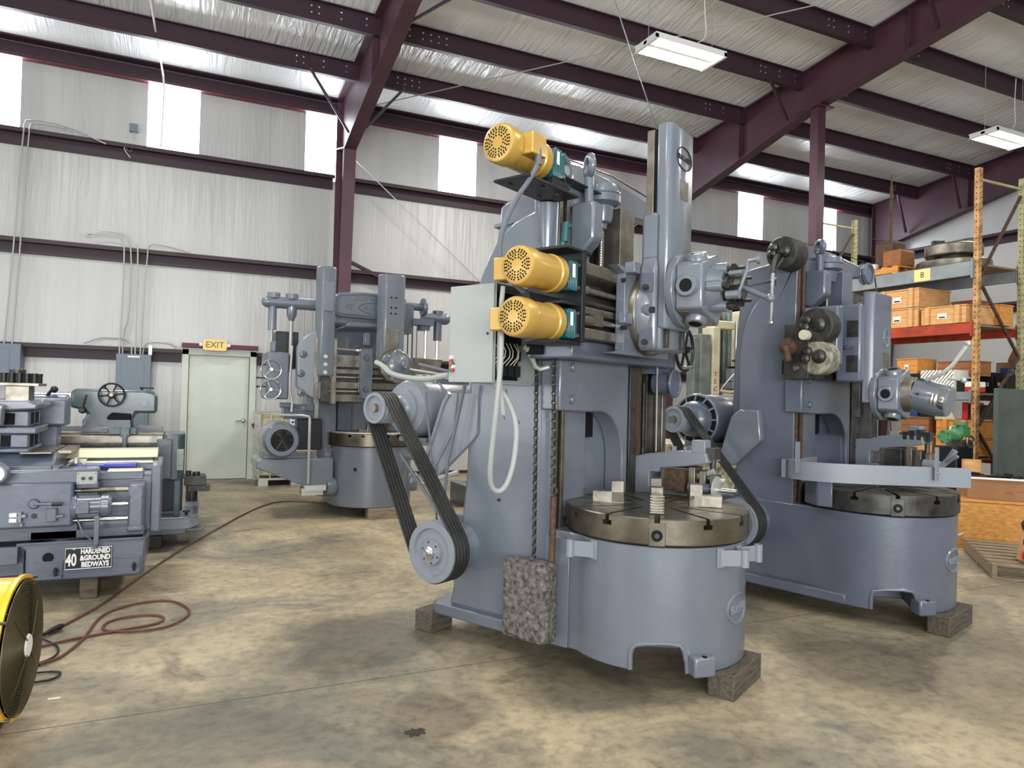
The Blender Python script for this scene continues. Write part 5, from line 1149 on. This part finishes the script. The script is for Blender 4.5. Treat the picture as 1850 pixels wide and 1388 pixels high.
L(H().box(.0, .06, 7.46, 7.50, .70, .90).cyl((.03, 7.455, .86), (.03, 7.45, .86), .014).cyl((.03, 7.455, .76), (.03, 7.45, .76), .014), 'switch_box', CABI, None, .003)
st = L(H().box(-.48, -.40, 7.46, 7.62, 1.02, 1.10).box(-.46, -.42, 7.45, 7.5, .90, 1.05), 'stand_clamp', GREEN2, None, .008)
L(H().lathe((-.44, 7.45, .87), (-.44, 7.38, .87), [(.05, 0), (.05, 1)], 5).tube([(-.44, 7.42, .9), (-.51, 7.40, .83)], .03).tube([(-.44, 7.42, .9), (-.37, 7.40, .83)], .03), 'clamp_wheel', BLACK, st, 0)
L(H().box(-.6, .06, 7.55, 8.05, .30, .66).box(-.30, .06, 7.5, 7.56, .60, .64), 'leg_casting', BLACK, None, .01)
L(H().prism([(-.02, 7.50), (.04, 7.50), (.04, 7.56), (-.02, 7.56)], 'z', .25, .62), 'leg_edge', GREEN2, None, .01)
pan = L(H().prism([(-.8, 7.14), (.12, 7.14), (.20, 7.3), (.22, 7.9), (.22, 8.5), (-.8, 8.5)], 'z', .20, .25), 'drip_pan', GREYL, None, .004)
L(H().tube([(-.8, 7.14, .30), (.12, 7.14, .30), (.20, 7.3, .30), (.22, 7.9, .30), (.22, 8.5, .30)], .008, 6).add([(-.8, 7.14, .25), (.12, 7.14, .25), (.20, 7.3, .25), (.22, 8.5, .25), (-.8, 7.14, .30), (.12, 7.14, .30), (.20, 7.3, .30), (.22, 8.5, .30)], [(0, 1, 5, 4), (1, 2, 6, 5), (2, 3, 7, 6)]), 'pan_lip', GREYL, pan, 0)
for x, y in ((.10, 7.62), (.10, 7.28)):
    L(H().cyl((x, y, .25), (x, y, .28), .014).box(x-.035, x+.035, y-.01, y+.01, .275, .29).box(x-.01, x+.01, y-.035, y+.035, .275, .29), 'clamp_knob', BLACK, pan, .002)
L(H().box(-1.2, .10, 7.3, 8.3, .12, .20).box(.05, .25, 7.4, 7.6, .12, .16), 'base_plate', LG, None, .01)
for q in ((-.5, -.1, 7.3, 7.5), (-.5, -.1, 8.0, 8.2), (-1.4, -1.1, 7.4, 8.2)): L(H().box(q[0], q[1], q[2], q[3], 0, .12), 'foot', BLACK)
L(H().box(-3, -.14, 8.5, 8.54, 1.0, 1.07), 'rear_rail', GREYL)
g = H().box(.08, .30, 8.5, 8.8, .42, .52).cyl((.12, 8.55, .52), (.12, 8.55, .58), .03).cyl((.2, 8.6, .52), (.2, 8.6, .56), .04).box(.12, .34, 8.45, 8.7, .36, .42).cyl((.16, 8.6, .0), (.16, 8.6, .42), .06)
g.o('tailstock_clamp', STEELD, t, .004)

# ================= drum fan =================
t = thing('drum_fan', 'yellow drum fan with black wire guard, cut off by the left edge', 'fan', (-.615, 3.68, 0), rad(-6))
R = .29; zc = .362
fd = G().lathe((-.42, 0, zc), (.03, 0, zc), [(R, 0), (R+.008, .02), (R, .05), (R, .93), (R+.012, .96), (R+.012, 1.0), (R-.004, 1.0), (R-.006, .92), (R-.006, 0)], 60, False).o('drum', YEL, t)
G().lathe((-.41, 0, zc), (.022, 0, zc), [(R-.006, 0), (R-.012, 0.01), (R-.012, .99), (R-.006, 1)], 60, False).o('drum_lining', BLACK, t)
g = G()
for i in range(30): g.ring((.035+.02*cos(i/30*1.4), 0, zc), (1, 0, 0), .052+i*.0080, .0020, 56, 4)
for q in range(4): a = q*pi/2+.8; g.tube([(.062, .045*cos(a), zc+.045*sin(a)), (.05, .2*cos(a), zc+.2*sin(a)), (.032, .285*cos(a), zc+.285*sin(a))], .003, 5)
g.o('guard_wires', MESHD, t)
G().lathe((.055, 0, zc), (.062, 0, zc), [(.05, 0), (.045, 1)], 30).o('hub_badge', PAPER, t)
g = G()
for q in range(5):
    a = q*2*pi/5; u = Vector((0, cos(a), sin(a))); v = Vector((0, -sin(a), cos(a)))
    p = [Vector((-.10, 0, zc))+u*.05+v*.03, Vector((-.16, 0, zc))+u*.05-v*.03, Vector((-.19, 0, zc))+u*.25-v*.09, Vector((-.08, 0, zc))+u*.26+v*.09]
    g.add(p+[x+Vector((.006, 0, 0)) for x in p], [(0, 1, 2, 3), (7, 6, 5, 4), (0, 4, 5, 1), (1, 5, 6, 2), (2, 6, 7, 3), (3, 7, 4, 0)])
g.o('fan_blades', BLACK, t)
G().cyl((-.32, 0, zc), (-.08, 0, zc), .075).o('fan_motor', BLACK, t)
G().cyl((-.40, 0, zc), (-.36, 0, zc), R-.01, None, 40).o('rear_guard', MESHD, t)
for a in (60, 145, 235, 325): G().cyl((.02, (R+.012)*cos(rad(a)), zc+(R+.012)*sin(rad(a))), (.045, (R+.012)*cos(rad(a)), zc+(R+.012)*sin(rad(a))), .007, None, 8).o('guard_clip', STEELD, t)
G().tube([(-.1, -.36, .03), (-.04, -.30, .03), (-.04, .28, .03), (-.1, .36, .03), (-.1, .33, .20), (-.15, .325, zc)], .014, 8).tube([(-.1, -.36, .03), (-.1, -.33, .2), (-.15, -.325, zc)], .014, 8).tube([(-.42, -.3, .03), (-.05, -.33, .03)], .014).tube([(-.42, .3, .03), (-.05, .33, .03)], .014).box(-.42, -.2, -.3, .3, .0, .03).o('floor_stand', BLACK, t)
for y in (-.34, .34): G().lathe((-.36, y-.02, .06), (-.36, y+.02, .06), [(.06, 0), (.06, 1)]).o('wheel', BLACK, t)

# ================= cords on the floor =================
def cord(pts, label, r=.0075, grp=None, m_=CORD):
    G().tube([(x, y, .009+.004*(i % 2)) for i, (x, y) in enumerate(pts)], r, 8, sm=2).o('extension_cord', m_, None, **T(label, 'cord', grp))
cord([(1.9, 9.4), (1.3, 9.9), (.9, 9.36), (.33, 7.88), (-.06, 6.81), (-.3, 5.96), (-.44, 5.5), (-.54, 5.26), (-.61, 5.12), (-.65, 5.05), (-.75, 4.9)], 'long straight red-brown cord running across the floor to the far machine')
cord([(-.75, 4.38), (-.61, 4.47), (-.54, 4.54), (-.48, 4.73), (-.45, 4.92), (-.43, 5.16), (-.38, 5.35), (-.24, 5.47), (-.04, 5.52), (.06, 5.36), (.12, 5.16), (.06, 4.98), (-.03, 4.88), (-.18, 4.85), (-.33, 4.91), (-.39, 4.99), (-.36, 5.14), (-.23, 5.19), (-.1, 5.18), (-.03, 5.07), (-.08, 4.97), (-.24, 4.92), (-.39, 4.885), (-.55, 4.82), (-.75, 4.72)], 'red-brown cord lying in two wide loops on the floor beside the fan')
cord([(-.75, 4.98), (-.68, 4.9), (-.60, 4.79), (-.56, 4.66), (-.57, 4.56), (-.62, 4.48), (-.75, 4.42)], 'short dark cord loop just right of the fan guard', .006, None, BLACK)
cord([(-.7, 4.33), (-.6, 4.34), (-.53, 4.33), (-.50, 4.28), (-.53, 4.22), (-.60, 4.20), (-.7, 4.2)], 'smallest dark cord loop low beside the fan', .006, None, BLACK)
G().tube([(-.66, 5.0, .02), (-.60, 5.10, .03), (-.62, 5.02, .02), (-.58, 5.06, .04), (-.68, 4.95, .02)], .012, 8, sm=2).o('power_plug', BLACK, None, **T('black plug connector joining the cords behind the fan', 'plug'))
G().box(-.52, -.47, 3.98, 3.995, 0, .002).o('paper_scrap', PAPER, None, **T('tiny white paper scrap on floor right of the fan', 'scrap'))
# ================= pallet rack =================
t = thing('pallet_rack', 'tall rusty tan pallet rack with grey and orange beams at the right', 'rack', (9.6, 5.96, 0), 0)
YN, YF, XD = 0., 2.73, .98
for i, (x, y) in enumerate(((0, YN), (XD, YN), (0, YF), (XD, YF))):
    h = 4.7
    po = G().box(x, x+.075, y-.035, y+.035, 0, h).box(x-.03, x+.10, y-.06, y+.06, 0, .01).o('upright', RACKG if i in (0, 2) else RACKG2, t, .004)
    g = G()
    for k in range(58):
        z = .25+k*.076
        for dx in (.018, .055): g.cyl((x+dx, y-.0355, z+(dx > .03)*.02), (x+dx, y-.0365, z+(dx > .03)*.02), .009, None, 6)
        if k % 1 == 0: g.cyl((x-.0005, y, z), (x-.0015, y, z), .009, None, 6)
    g.o('slot_holes', DARK, po)
for y in (YN, YF):
    z = .3; k = 0
    for z0, z1 in ((.2, 1.2), (1.2, 2.2), (3.2, 2.2), (3.2, 4.45)):
        a, b = ((.07, z0), (XD, z1)) if k != 0 else ((XD, z0), (.07, z1))
        k += 1; G().tube([(a[0], y, a[1]), (b[0], y, b[1])], .022, 4).o('diagonal_brace', RUST, t)
    for z in (.15, 4.55): G().tube([(.05, y, z), (XD+.02, y, z)], .02, 4).o('cross_brace', RACKG2, t)
def beam(z0, z1, m_, deck=True, dm=WOODP):
    for x in (.0, XD+.03):
        b = G().box(x-.02, x+.04, YN+.035, YF-.035, z0, z1).box(x-.03, x+.045, YN+.02, YN+.05, z0-.04, z1+.03).box(x-.03, x+.045, YF-.05, YF-.02, z0-.04, z1+.03).o('beam', m_, t, .003)
        if x == 0 and z0 > 3: bb = b
    if deck:
        G().box(.04, XD+.01, YN+.05, YF-.05, z1-.035, z1-.01).o('deck', dm, t)
    return b
beam(3.26, 3.45, BEAMG); beam(2.48, 2.62, ORANGE); beam(1.58, 1.69, BEAMG); beam(.68, .81, ORANGE)
tg = G().box(-.023, -.019, .62, .86, 3.27, 3.44).o('bay_tag', YTAG, t)
text('8', .12, .0008, face_M((-.0235, .74, 3.355), (0, -1, 0), (0, 0, 1)), 'tag_number', INK, tg)
G().box(-.023, -.019, 2.50, 2.62, 3.27, 3.44).o('bay_tag', YTAG, t)
def world(g_): return g_
# heavy chucks on the top level
c = thing('lathe_chuck', 'large flat steel chuck body with two jaws stacked on the top rack shelf', 'chuck', (10.15, 6.62, 3.45), 0)
G().lathe((0, 0, 0), (0, 0, .13), [(.47, 0), (.48, .1), (.48, .9), (.46, 1)], 60).o('backplate', STEEL, c)
G().lathe((0, 0, .13), (0, 0, .20), [(.25, 0), (.25, 1)], 40).o('spacer', STEELD, c)
G().lathe((0, 0, .20), (0, 0, .37), [(.35, 0), (.37, .1), (.37, .9), (.35, 1)], 8 if False else 48).o('chuck_body', STEEL, c, .006)
for a in (150, 270, 30): G().cyl((.33*cos(rad(a)), .33*sin(rad(a)), .37), (.33*cos(rad(a)), .33*sin(rad(a)), .37), .02) if False else None; G().rbox((.22*cos(rad(a)), .22*sin(rad(a)), .40), (.08, .035, .045), Matrix.Rotation(rad(a), 3, 'Z')).o('jaw', STEELD, c, .004)
def crate(name, x, y0, y1, z0, z1, depth, label, m_=PINE, cat='crate', grp=None, battens=(.16, .84), lab=True, lid=True):
    h = z1-z0; W = y1-y0
    c = thing(name, label, cat, (x, y0, z0), 0, grp)
    G().box(0, depth, 0, W, .0, h*.94).o('box_body', m_, c, .004)
    if lid: G().box(-.012, depth+.012, -.012, W+.012, h*.94, h).box(-.005, .005, 0, W, h*.5, h*.505).o('lid', m_, c, .003)
    for b in battens:
        G().box(-.032, .0, W*b-.032, W*b+.032, -.0, h*1.01).box(-.002, 0, W*b-.038, W*b+.038, 0, h).o('batten', m_, c, .004)
    if lab:
        l_ = G().box(-.003, -.001, W*.42, W*.62, h*.3, h*.6).o('shipping_label', PAPER, c)
        G().box(-.0035, -.003, W*.45, W*.59, h*.34, h*.42).o('label_print', INK, l_)
    return c
crate('wooden_crate', 9.62, 6.78, 7.42, 2.63, 2.91, .55, 'left pine crate standing directly on the orange beam', grp='pine crates on the orange beam')
crate('wooden_crate', 9.60, 6.76, 7.42, 2.915, 3.19, .70, 'pine crate stacked on top of the left crate, under the grey beam', grp='pine crates on the orange beam')
crate('wooden_crate', 9.60, 6.08, 6.72, 2.63, 2.88, .62, 'pine crate on the orange beam beside the rack post', grp='pine crates on the orange beam')
crate('wooden_crate', 10.25, 6.36, 6.70, 2.63, 3.02, .30, 'dark crate standing behind the pine crates on the orange beam', PINED, battens=(), grp='pine crates on the orange beam')
crate('wooden_crate', 10.25, 6.02, 6.22, 2.63, 2.92, .30, 'small orange crate visible behind the right rack post', PINE2, battens=(.3,), grp='pine crates on the orange beam')
crate('wooden_crate', 9.75, 7.50, 7.80, 2.63, 3.19, .45, 'pine crate at far left of the orange beam, half hidden by the lathe ram', battens=(.2,), lab=False)
crate('wooden_crate', 9.64, 5.995, 6.50, .82, 1.065, .6, 'bottom orange crate low in the rack', PINE2, battens=(.2, .72), grp='orange crates low in the rack')
crate('wooden_crate', 9.64, 5.995, 6.50, 1.07, 1.31, .6, 'orange crate stacked on the bottom one, low in the rack', PINE2, battens=(.2, .72), grp='orange crates low in the rack')
crate('wooden_box', 9.66, 6.62, 7.05, 1.10, 1.32, .5, 'brown box left of the stacked orange crates', PINED, 'box', battens=(), lab=False)
crate('wooden_box', 9.70, 6.60, 7.10, .82, 1.10, .5, 'pale box beneath the brown box on the lowest shelf', PINE, 'box', battens=(), lab=False)
crate('wooden_crate', 9.62, 6.78, 7.10, 1.95, 2.17, .42, 'small orange crate with a paper label above the grey shelf', PINE2, battens=())
crate('wooden_crate', 9.90, 6.17, 6.66, 1.92, 2.13, .42, 'reddish lidded crate behind the striped box', PINED, battens=(), lab=False)
# support boxes on the grey shelf
def cbox(name, x, y0, y1, z0, z1, dp, m_, label, cat='box', grp=None):
    c = thing(name, label, cat, (x, y0, z0), 0, grp)
    G().box(0, dp, 0, y1-y0, 0, z1-z0).o('carton', m_, c, .003); return c
def stripebox():
    c = thing('striped_box', 'white box with dark diagonal stripes on the grey shelf', 'box', (9.58, 6.22, 1.69), 0)
    W, h = .48, .30
    G().box(0, .35, 0, W, 0, h).o('carton', PAPER, c, .003)
    g = G()
    for k in range(-5, 12):
        y0 = k*.05; p = []
        a, b = (y0, h), (y0+.26, 0)
        # clip line to the box side
        def at_(t_): return (a[0]+(b[0]-a[0])*t_, a[1]+(b[1]-a[1])*t_)
        t0 = max(0, (0-a[0])/(b[0]-a[0])); t1 = min(1, (W-.012-a[0])/(b[0]-a[0]))
        if t1 <= t0+.05: continue
        q0, q1 = at_(t0), at_(t1)
        g.add([(-.001, q0[0], q0[1]), (-.001, q0[0]+.012, q0[1]), (-.001, q1[0]+.012, q1[1]), (-.001, q1[0], q1[1]), (-.002, q0[0], q0[1]), (-.002, q0[0]+.012, q0[1]), (-.002, q1[0]+.012, q1[1]), (-.002, q1[0], q1[1])], [(0, 1, 2, 3), (7, 6, 5, 4), (0, 4, 5, 1), (1, 5, 6, 2), (2, 6, 7, 3), (3, 7, 4, 0)])
    g.o('stripes', INK, c)
stripebox()
cbox('carton', 9.62, 6.74, 7.15, 1.69, 1.95, .4, BLACK, 'black box beneath the small labelled crate')
cbox('carton', 9.62, 6.09, 6.20, 1.69, 1.87, .3, BLACK, 'narrow black box right of the striped box')
c = cbox('carton', 9.60, 5.99, 6.08, 1.69, 1.755, .3, RED, 'flat red carton at the shelf edge beside the post')
c = cbox('carton', 9.60, 5.99, 6.08, 1.757, 1.83, .3, PAPER, 'white carton lying on the flat red carton')
for i, (y0, y1, z1) in enumerate(((5.98, 6.14, 1.94), (6.16, 6.34, 1.98), (6.36, 6.46, 1.92))):
    c = cbox('carton', 10.35, y0, y1, 1.69, z1, .2, BLACK, ('rightmost', 'middle', 'leftmost')[i]+' black and white carton behind the rack post', 'box', 'black cartons behind the post')
    text('R2', .07, .0008, face_M((-.002, (y1-y0)/2, .12), (0, -1, 0), (0, 0, 1)), 'box_print', PAPER, c)
# bins between the shelves
tb_ = G().prism([(6.22, 1.31), (6.50, 1.31), (6.56, 1.57), (6.34, 1.57)], 'x', 9.62, 9.66).o('leaning_panel', CREAM2, None, **T('cream panel leaning above the stacked orange crates', 'panel')); tb_.data.transform(Matrix.Translation((0, 0, .0)))
for i, (y0, y1, z0, z1, m_) in enumerate(((6.0, 6.10, 1.32, 1.52, BLACK), (6.11, 6.19, 1.32, 1.55, RED), (6.62, 6.80, 1.33, 1.50, BLACK), (6.84, 7.0, 1.33, 1.48, NAVY))):
    cbox('storage_bin', 9.72, y0, y1, z0, z1, .35, m_, ('black bin nearest the rack post above the orange crates', 'dark red bin between black bin and leaning panel', 'black bin left of the leaning panel', 'navy bin at left above the brown box')[i], 'bin')
# wood and pallet on the top shelf
def pallet(loc, rz, lx, ly, label, m_=WOODP, h=.13, nb=8):
    p = thing('wooden_pallet', label, 'pallet', (loc[0], loc[1], loc[2]), rz)
    for k in range(nb):
        y = k*(ly-.09)/(nb-1); G().box(0, lx, y, y+.09, h-.018, h).o('deck_board', m_, p, .002)
    for x in (0, lx/2-.02, lx-.04): G().box(x, x+.04, 0, ly, .018, h-.018).o('stringer', m_, p, .002)
    for k in range(3):
        y = k*(ly-.09)/2; G().box(0, lx, y, y+.09, 0, .018).o('bottom_board', m_, p, .002)
    return p
pallet((9.62, 7.12, 3.45), 0, .8, 1.0, 'small orange pallet on the top shelf behind the pulley', PINE2, .12, 6)
G().box(9.70, 10.05, 7.14, 7.44, 3.575, 3.83).o('wood_chest', PINED, None, .03, **T('brown rounded wooden chest on the small pallet, right of the pulley', 'box'))
G().lathe((9.9, 7.75, 3.575), (9.9, 7.75, 3.70), [(.09, 0), (.1, .8), (.06, 1)]).o('white_drum', WHITE, None, **T('small white tub on the pallet below the cross arm', 'tub'))
G().box(9.95, 10.25, 7.45, 7.75, 3.575, 4.02).box(9.98, 10.22, 7.48, 7.72, 4.02, 4.05).o('rusty_block', RUST, None, .01, **T('rusty dark iron block on top shelf beneath the tall thin rod', 'iron block'))
G().cyl((10.1, 7.6, 4.05), (10.1, 7.6, 4.95), .022).cyl((10.1, 7.6, 4.95), (10.1, 7.6, 5.12), .012).o('threaded_rod', RUST, None, **T('tall thin rusty rod with a pale tip standing on the iron block', 'rod'))
# uline carton, top right
c = thing('large_carton', 'brown carton with navy printed panel standing behind the rack post', 'box', (10.75, 5.70, 1.70), 0)
G().box(0, .5, 0, .66, 0, .44).o('carton', CARD, c, .004); G().prism([(0, .44), (.12, .62), (.5, .66), (.60, .44)], 'x', .1, .4).o('bagged_contents', CARD, c, .05)
pl_ = G().box(-.003, -.001, .05, .60, .17, .36).o('print_panel', NAVY, c)
text('ULINE', .12, .0008, face_M((-.004, .33, .29), (0, -1, 0), (0, 0, 1)), 'box_print', PAPER, pl_)
text('TUBES', .06, .0008, face_M((-.004, .33, .205), (0, -1, 0), (0, 0, 1)), 'box_print', PAPER, pl_)
G().box(10.72, 11.3, 5.66, 6.45, 1.58, 1.70).box(10.74, 10.8, 5.7, 5.76, 0, 1.58).box(11.2, 11.26, 5.7, 5.76, 0, 1.58).box(10.74, 10.8, 6.35, 6.41, 0, 1.58).o('shelf_table', BEAMG, None, .004, **T('grey steel stand carrying the brown carton with navy panel', 'stand'))
# ================= dark plate, green casting, osb crate =================
pt = G().box(8.80, 10.4, 5.18, 5.23, 0, 1.72).o('steel_plate', GREENP, None, .004, **T('large dark green-grey upright plate at the right edge', 'plate'))
gm = thing('pump_casting', 'bright green cast pump body between the rack post and dark plate', 'pump', (8.68, 5.62, 0), 0)
G().box(-.16, .16, -.14, .14, 0, 1.0).o('pedestal', BLACK, gm, .01)
G().cyl((-.16, 0, 1.12), (.02, 0, 1.12), .055).lathe((-.19, 0, 1.12), (-.15, 0, 1.12), [(.085, 0), (.085, 1)]).sph((.05, 0, 1.15), .085).cyl((.05, -.05, 1.15), (.05, -.05, 1.28), .045).lathe((.05, -.05, 1.26), (.05, -.05, 1.30), [(.08, 0), (.08, 1)]).box(.02, .18, -.09, .05, 1.12, 1.24).o('pump_body', GREENM, gm, .006)
for a in range(5): G().cyl((-.16, .065*cos(a*1.257), 1.12+.065*sin(a*1.257)), (-.205, .065*cos(a*1.257), 1.12+.065*sin(a*1.257)), .010, None, 6).o('flange_bolt', STEEL, gm)
G().ring((.10, -.14, 1.06), (0, 1, 0), .07, .012).box(.0, .2, -.1, .1, 1.0, 1.08).o('pipe_ring', STEEL, gm)
G().cyl((8.58, 5.34, .0), (8.58, 5.34, .86), .10).o('wood_stump', PINE, None, **T('pale round wooden stump in front of the green pump', 'stump'))
A_ = rad(-46.3)
oc = thing('strand_board_crate', 'orange strand board crate standing on floor at right', 'crate', (7.45, 4.85, 0), A_)
G().box(0, 1.5, 0, .022, .03, .5).box(0, .022, .022, .9, .03, .5).box(1.478, 1.5, .022, .9, .03, .5).box(0, 1.5, .88, .9, .03, .5).box(0, 1.5, 0, .9, 0, .03).box(0, 1.5, 0, .9, .48, .5).o('board_panels', OSB, oc, .003)
cb_ = thing('cardboard_box', 'open cardboard box of black hardware on the strand board crate', 'box', (7.78, 4.88, .5), A_)
G().box(0, .95, 0, .02, 0, .22).box(0, .02, 0, .55, 0, .22).box(.93, .95, 0, .55, 0, .22).box(0, .95, .53, .55, 0, .22).box(0, .95, 0, .55, 0, .02).o('carton', CARD, cb_, .002)
G().box(-.03, .98, -.03, .0, .215, .235).box(-.03, .0, -.03, .58, .215, .235).o('white_rim', PAPER, cb_, .002)
G().box(.35, .42, -.002, 0, .06, .10).box(.45, .62, -.002, 0, .09, .1).o('box_print', PINED, cb_)
random.seed(11); g = G()
for k in range(26):
    x, y = random.uniform(.05, .8), random.uniform(.05, .45); M = Matrix.Rotation(random.uniform(0, 3), 3, 'Z') @ Matrix.Rotation(random.uniform(-.3, .3), 3, 'X')
    g.rbox((x, y, .21+random.uniform(0, .03)), (random.uniform(.04, .10), .02, .015), M)
hd = g.o('black_hardware', BLACK, None, kind='stuff', label='heap of black hardware pieces filling the cardboard box', category='hardware'); hd.location = (7.78, 4.88, .5); hd.rotation_euler = (0, 0, A_)
G().tube([(7.28, 4.92, .02), (7.44, 4.70, .17)], .018).o('metal_bar', CONDG, None, **T('short grey metal bar lying against the strand board crate', 'bar'))
pallet((6.46, 3.83, 0), rad(-48), 1.1, 1.25, 'grey weathered pallet on floor at the lower right edge')
bg_ = thing('paper_bag', 'kraft paper bag with dark print standing on the pallet', 'bag', (6.86, 3.70, .13), rad(-40))
G().lathe((0, 0, 0), (0, 0, .27), [(.12, 0), (.14, .1), (.13, .5), (.12, .8), (.10, 1)], 14).o('bag_body', PAPERB, bg_)
text('IZI', .07, .001, face_M((-.10, -.10, .19), (.7, -.7, 0), (0, 0, 1)), 'bag_print', INK, bg_)
G().sph((-.10, -.09, .08), .04, 12, (1, .6, 1.3)).o('bag_mark', RED, bg_)
G().lathe((0, 0, .27), (.02, .0, .40), [(.10, 0), (.12, .4), (.08, 1)], 12).o('black_spool', BLACK, bg_)

# ================= old cream boring machine behind =================
mat('faded_green_column', (128, 138, 130), .5, .2, .4, 0, noise=(6, .7, (98, 106, 100)))
t = thing('old_boring_machine', 'old cream machine with chipped paint and vertical columns, behind the centre lathe', 'machine', (6.3, 8.0, 0), 0)
def B(g, name, m_, bev=.01, par=None): return g.o(name, m_, par or t, bev)
H.ox, H.oy = -6.3, -8.0
B(H().box(5.95, 7.4, 7.6, 8.6, 0, .9), 'machine_base', CREAM)
B(H().box(6.12, 6.28, 7.3, 7.5, .7, 2.35).box(6.05, 6.13, 7.35, 7.5, .7, 2.3), 'narrow_column', MATS['faded_green_column'], .006)
B(H().box(6.30, 6.42, 7.28, 7.5, .7, 2.45), 'letter_column', CREAM2, .006)
for i, ch in enumerate('TECH'): text(ch, .085, .002, face_M((6.35-6.3, 7.277-8.0, 1.83-i*.095), (1, 0, 0), (0, 0, 1)), 'red_lettering', RED, t)
B(H().box(6.48, 6.60, 7.6, 7.8, 1.2, 2.7), 'guide_column', STEEL, .006)
B(H().box(6.64, 6.76, 7.65, 7.8, 1.2, 2.75), 'guide_column', RUST, .006)
B(H().box(6.80, 6.95, 7.65, 7.8, 1.2, 2.75).box(6.84, 6.88, 7.6, 7.65, 1.2, 2.7), 'guide_column', MATS['faded_green_column'], .006)
B(H().box(7.08, 7.18, 7.65, 7.8, 1.9, 2.75), 'guide_column', CREAM2, .006)
for x in (6.62, 6.98): B(H().cyl((x, 7.6, 1.4), (x, 7.6, 2.6), .018), 'lead_rod', BRIGHT, 0)
B(H().box(6.44, 6.78, 7.4, 7.6, 2.45, 2.56).cyl((6.95, 7.4, 2.60), (7.25, 7.4, 2.62), .07).box(7.2, 7.4, 7.4, 7.8, 2.3, 2.7).sph((7.3, 7.35, 2.66), .09), 'top_housing', CREAM2, .015)
B(H().prism([(7.1, 1.75), (7.16, 2.15), (7.32, 2.35), (7.6, 2.35), (7.6, 1.75)], 'y', 7.5, 7.9), 'gear_case', CREAM, .02)
B(H().prism([(6.44, .9), (6.44, 1.52), (6.5, 1.56), (6.72, 1.56), (6.72, 1.72), (6.95, 1.74), (6.95, 1.52), (7.5, 1.55), (7.5, .9)], 'y', 7.35, 7.75), 'spindle_head', CREAM, .012)
B(H().box(6.68, 6.72, 7.33, 7.35, 1.2, 1.5).box(6.9, 6.98, 7.33, 7.35, 1.15, 1.55), 'oil_stain_strip', DARK, 0)
B(H().box(6.64, 6.76, 7.3, 7.42, 1.75, 1.92).prism([(6.64, 1.65), (6.64, 1.74), (6.76, 1.76), (6.76, 1.62)], 'y', 7.28, 7.42), 'control_box', PANELG, .006)
B(H().box(6.82, 6.96, 7.4, 7.55, 1.74, 1.96).box(6.98, 7.1, 7.5, 7.6, 1.74, 2.05), 'motor_box', BLACK, .006)
B(H().box(6.82, 7.1, 7.35, 7.5, 2.02, 2.05), 'bracket_arm', GREENP, .003)
B(H().tube([(6.45, 7.3, 1.62), (6.65, 7.28, 1.60), (6.72, 7.26, 1.66), (6.78, 7.26, 1.69)], .018, 8, sm=1).tube([(6.5, 7.3, 1.57), (6.7, 7.3, 1.56)], .02), 'pipe', CREAM2, 0)
B(H().tube([(6.48, 7.35, 1.6), (6.52, 7.3, 1.7), (6.68, 7.3, 1.85)], .008, 6, sm=1), 'cable', PAPER, 0)
for z in (1.50, 1.22): handwheel(t, (.92, -.78, z), (-.3, -1, 0), .13, CREAM2, 4)
B(H().cyl((6.36, 7.2, 1.30), (6.36, 7.3, 1.30), .06), 'bore_ring', STEELD, 0)
B(H().box(5.80, 6.03, 8.3, 8.36, 0, 2.1), 'cream_panel', CREAM2, .004)
G().box(8.60, 8.95, 7.05, 7.4, 0, .9).o('parts_cabinet', GREYD, None, .01, **T('dark grey low cabinet partly hidden behind the splash guard machine', 'cabinet'))
# loose parts seen between the first two machines
c = thing('chuck_stack', 'round steel chuck on a dark stand seen under the belt bracket', 'chuck', (3.95, 9.0, 0), 0)
G().box(-.5, .5, -.3, .3, .0, .28).o('stand', GREYD, c, .01)
G().lathe((0, 0, .28), (0, 0, .42), [(.25, 0), (.26, .2), (.26, .8), (.24, 1)], 40).o('chuck_body', STEEL, c)
G().lathe((0, 0, .42), (0, 0, .56), [(.16, 0), (.16, .6), (.12, 1)], 32).box(-.3, -.15, -.1, .1, .42, .6).o('fixture', STEELD, c)
c = thing('machine_slide', 'dark steel slide block with rods standing beyond the belt drive', 'machine part', (3.7, 7.6, 0), 0)
G().box(-.25, .5, -.2, .2, .0, .75).box(-.1, .35, -.22, .2, .75, .95).o('slide_body', GREYD, c, .01)
G().box(-.2, .4, -.24, -.2, .80, .90).cyl((.0, -.3, .98), (.0, .2, .98), .05).o('slide_detail', STEEL, c, .004)
def at(mx, p):
    """local point of a machine to world"""
    c, s_ = cos(mx[2]), sin(mx[2]); return (mx[0]+c*p[0]-s_*p[1], mx[1]+s_*p[0]+c*p[1])
M1 = (2.468, 3.299, rad(28)); M2 = (4.615, 3.535, rad(17.5))
timber(at(M1, (0, -.47)), rad(28), .21, .07, .128, 'squared timber under the front edge of the centre machine base, nearest the camera')
timber(at(M1, (-.36, 1.35)), rad(28), .10, .07, .128, 'squared timber under the rear flange below the large belt pulley')
timber(at(M2, (0, -.47)), rad(17.5), .24, .07, .128, 'squared timber under the front of the machine with the splash guard')
timber(at(M2, (.1, 1.2)), rad(17.5), .30, .07, .128, 'squared timber under the back of the machine with the splash guard')
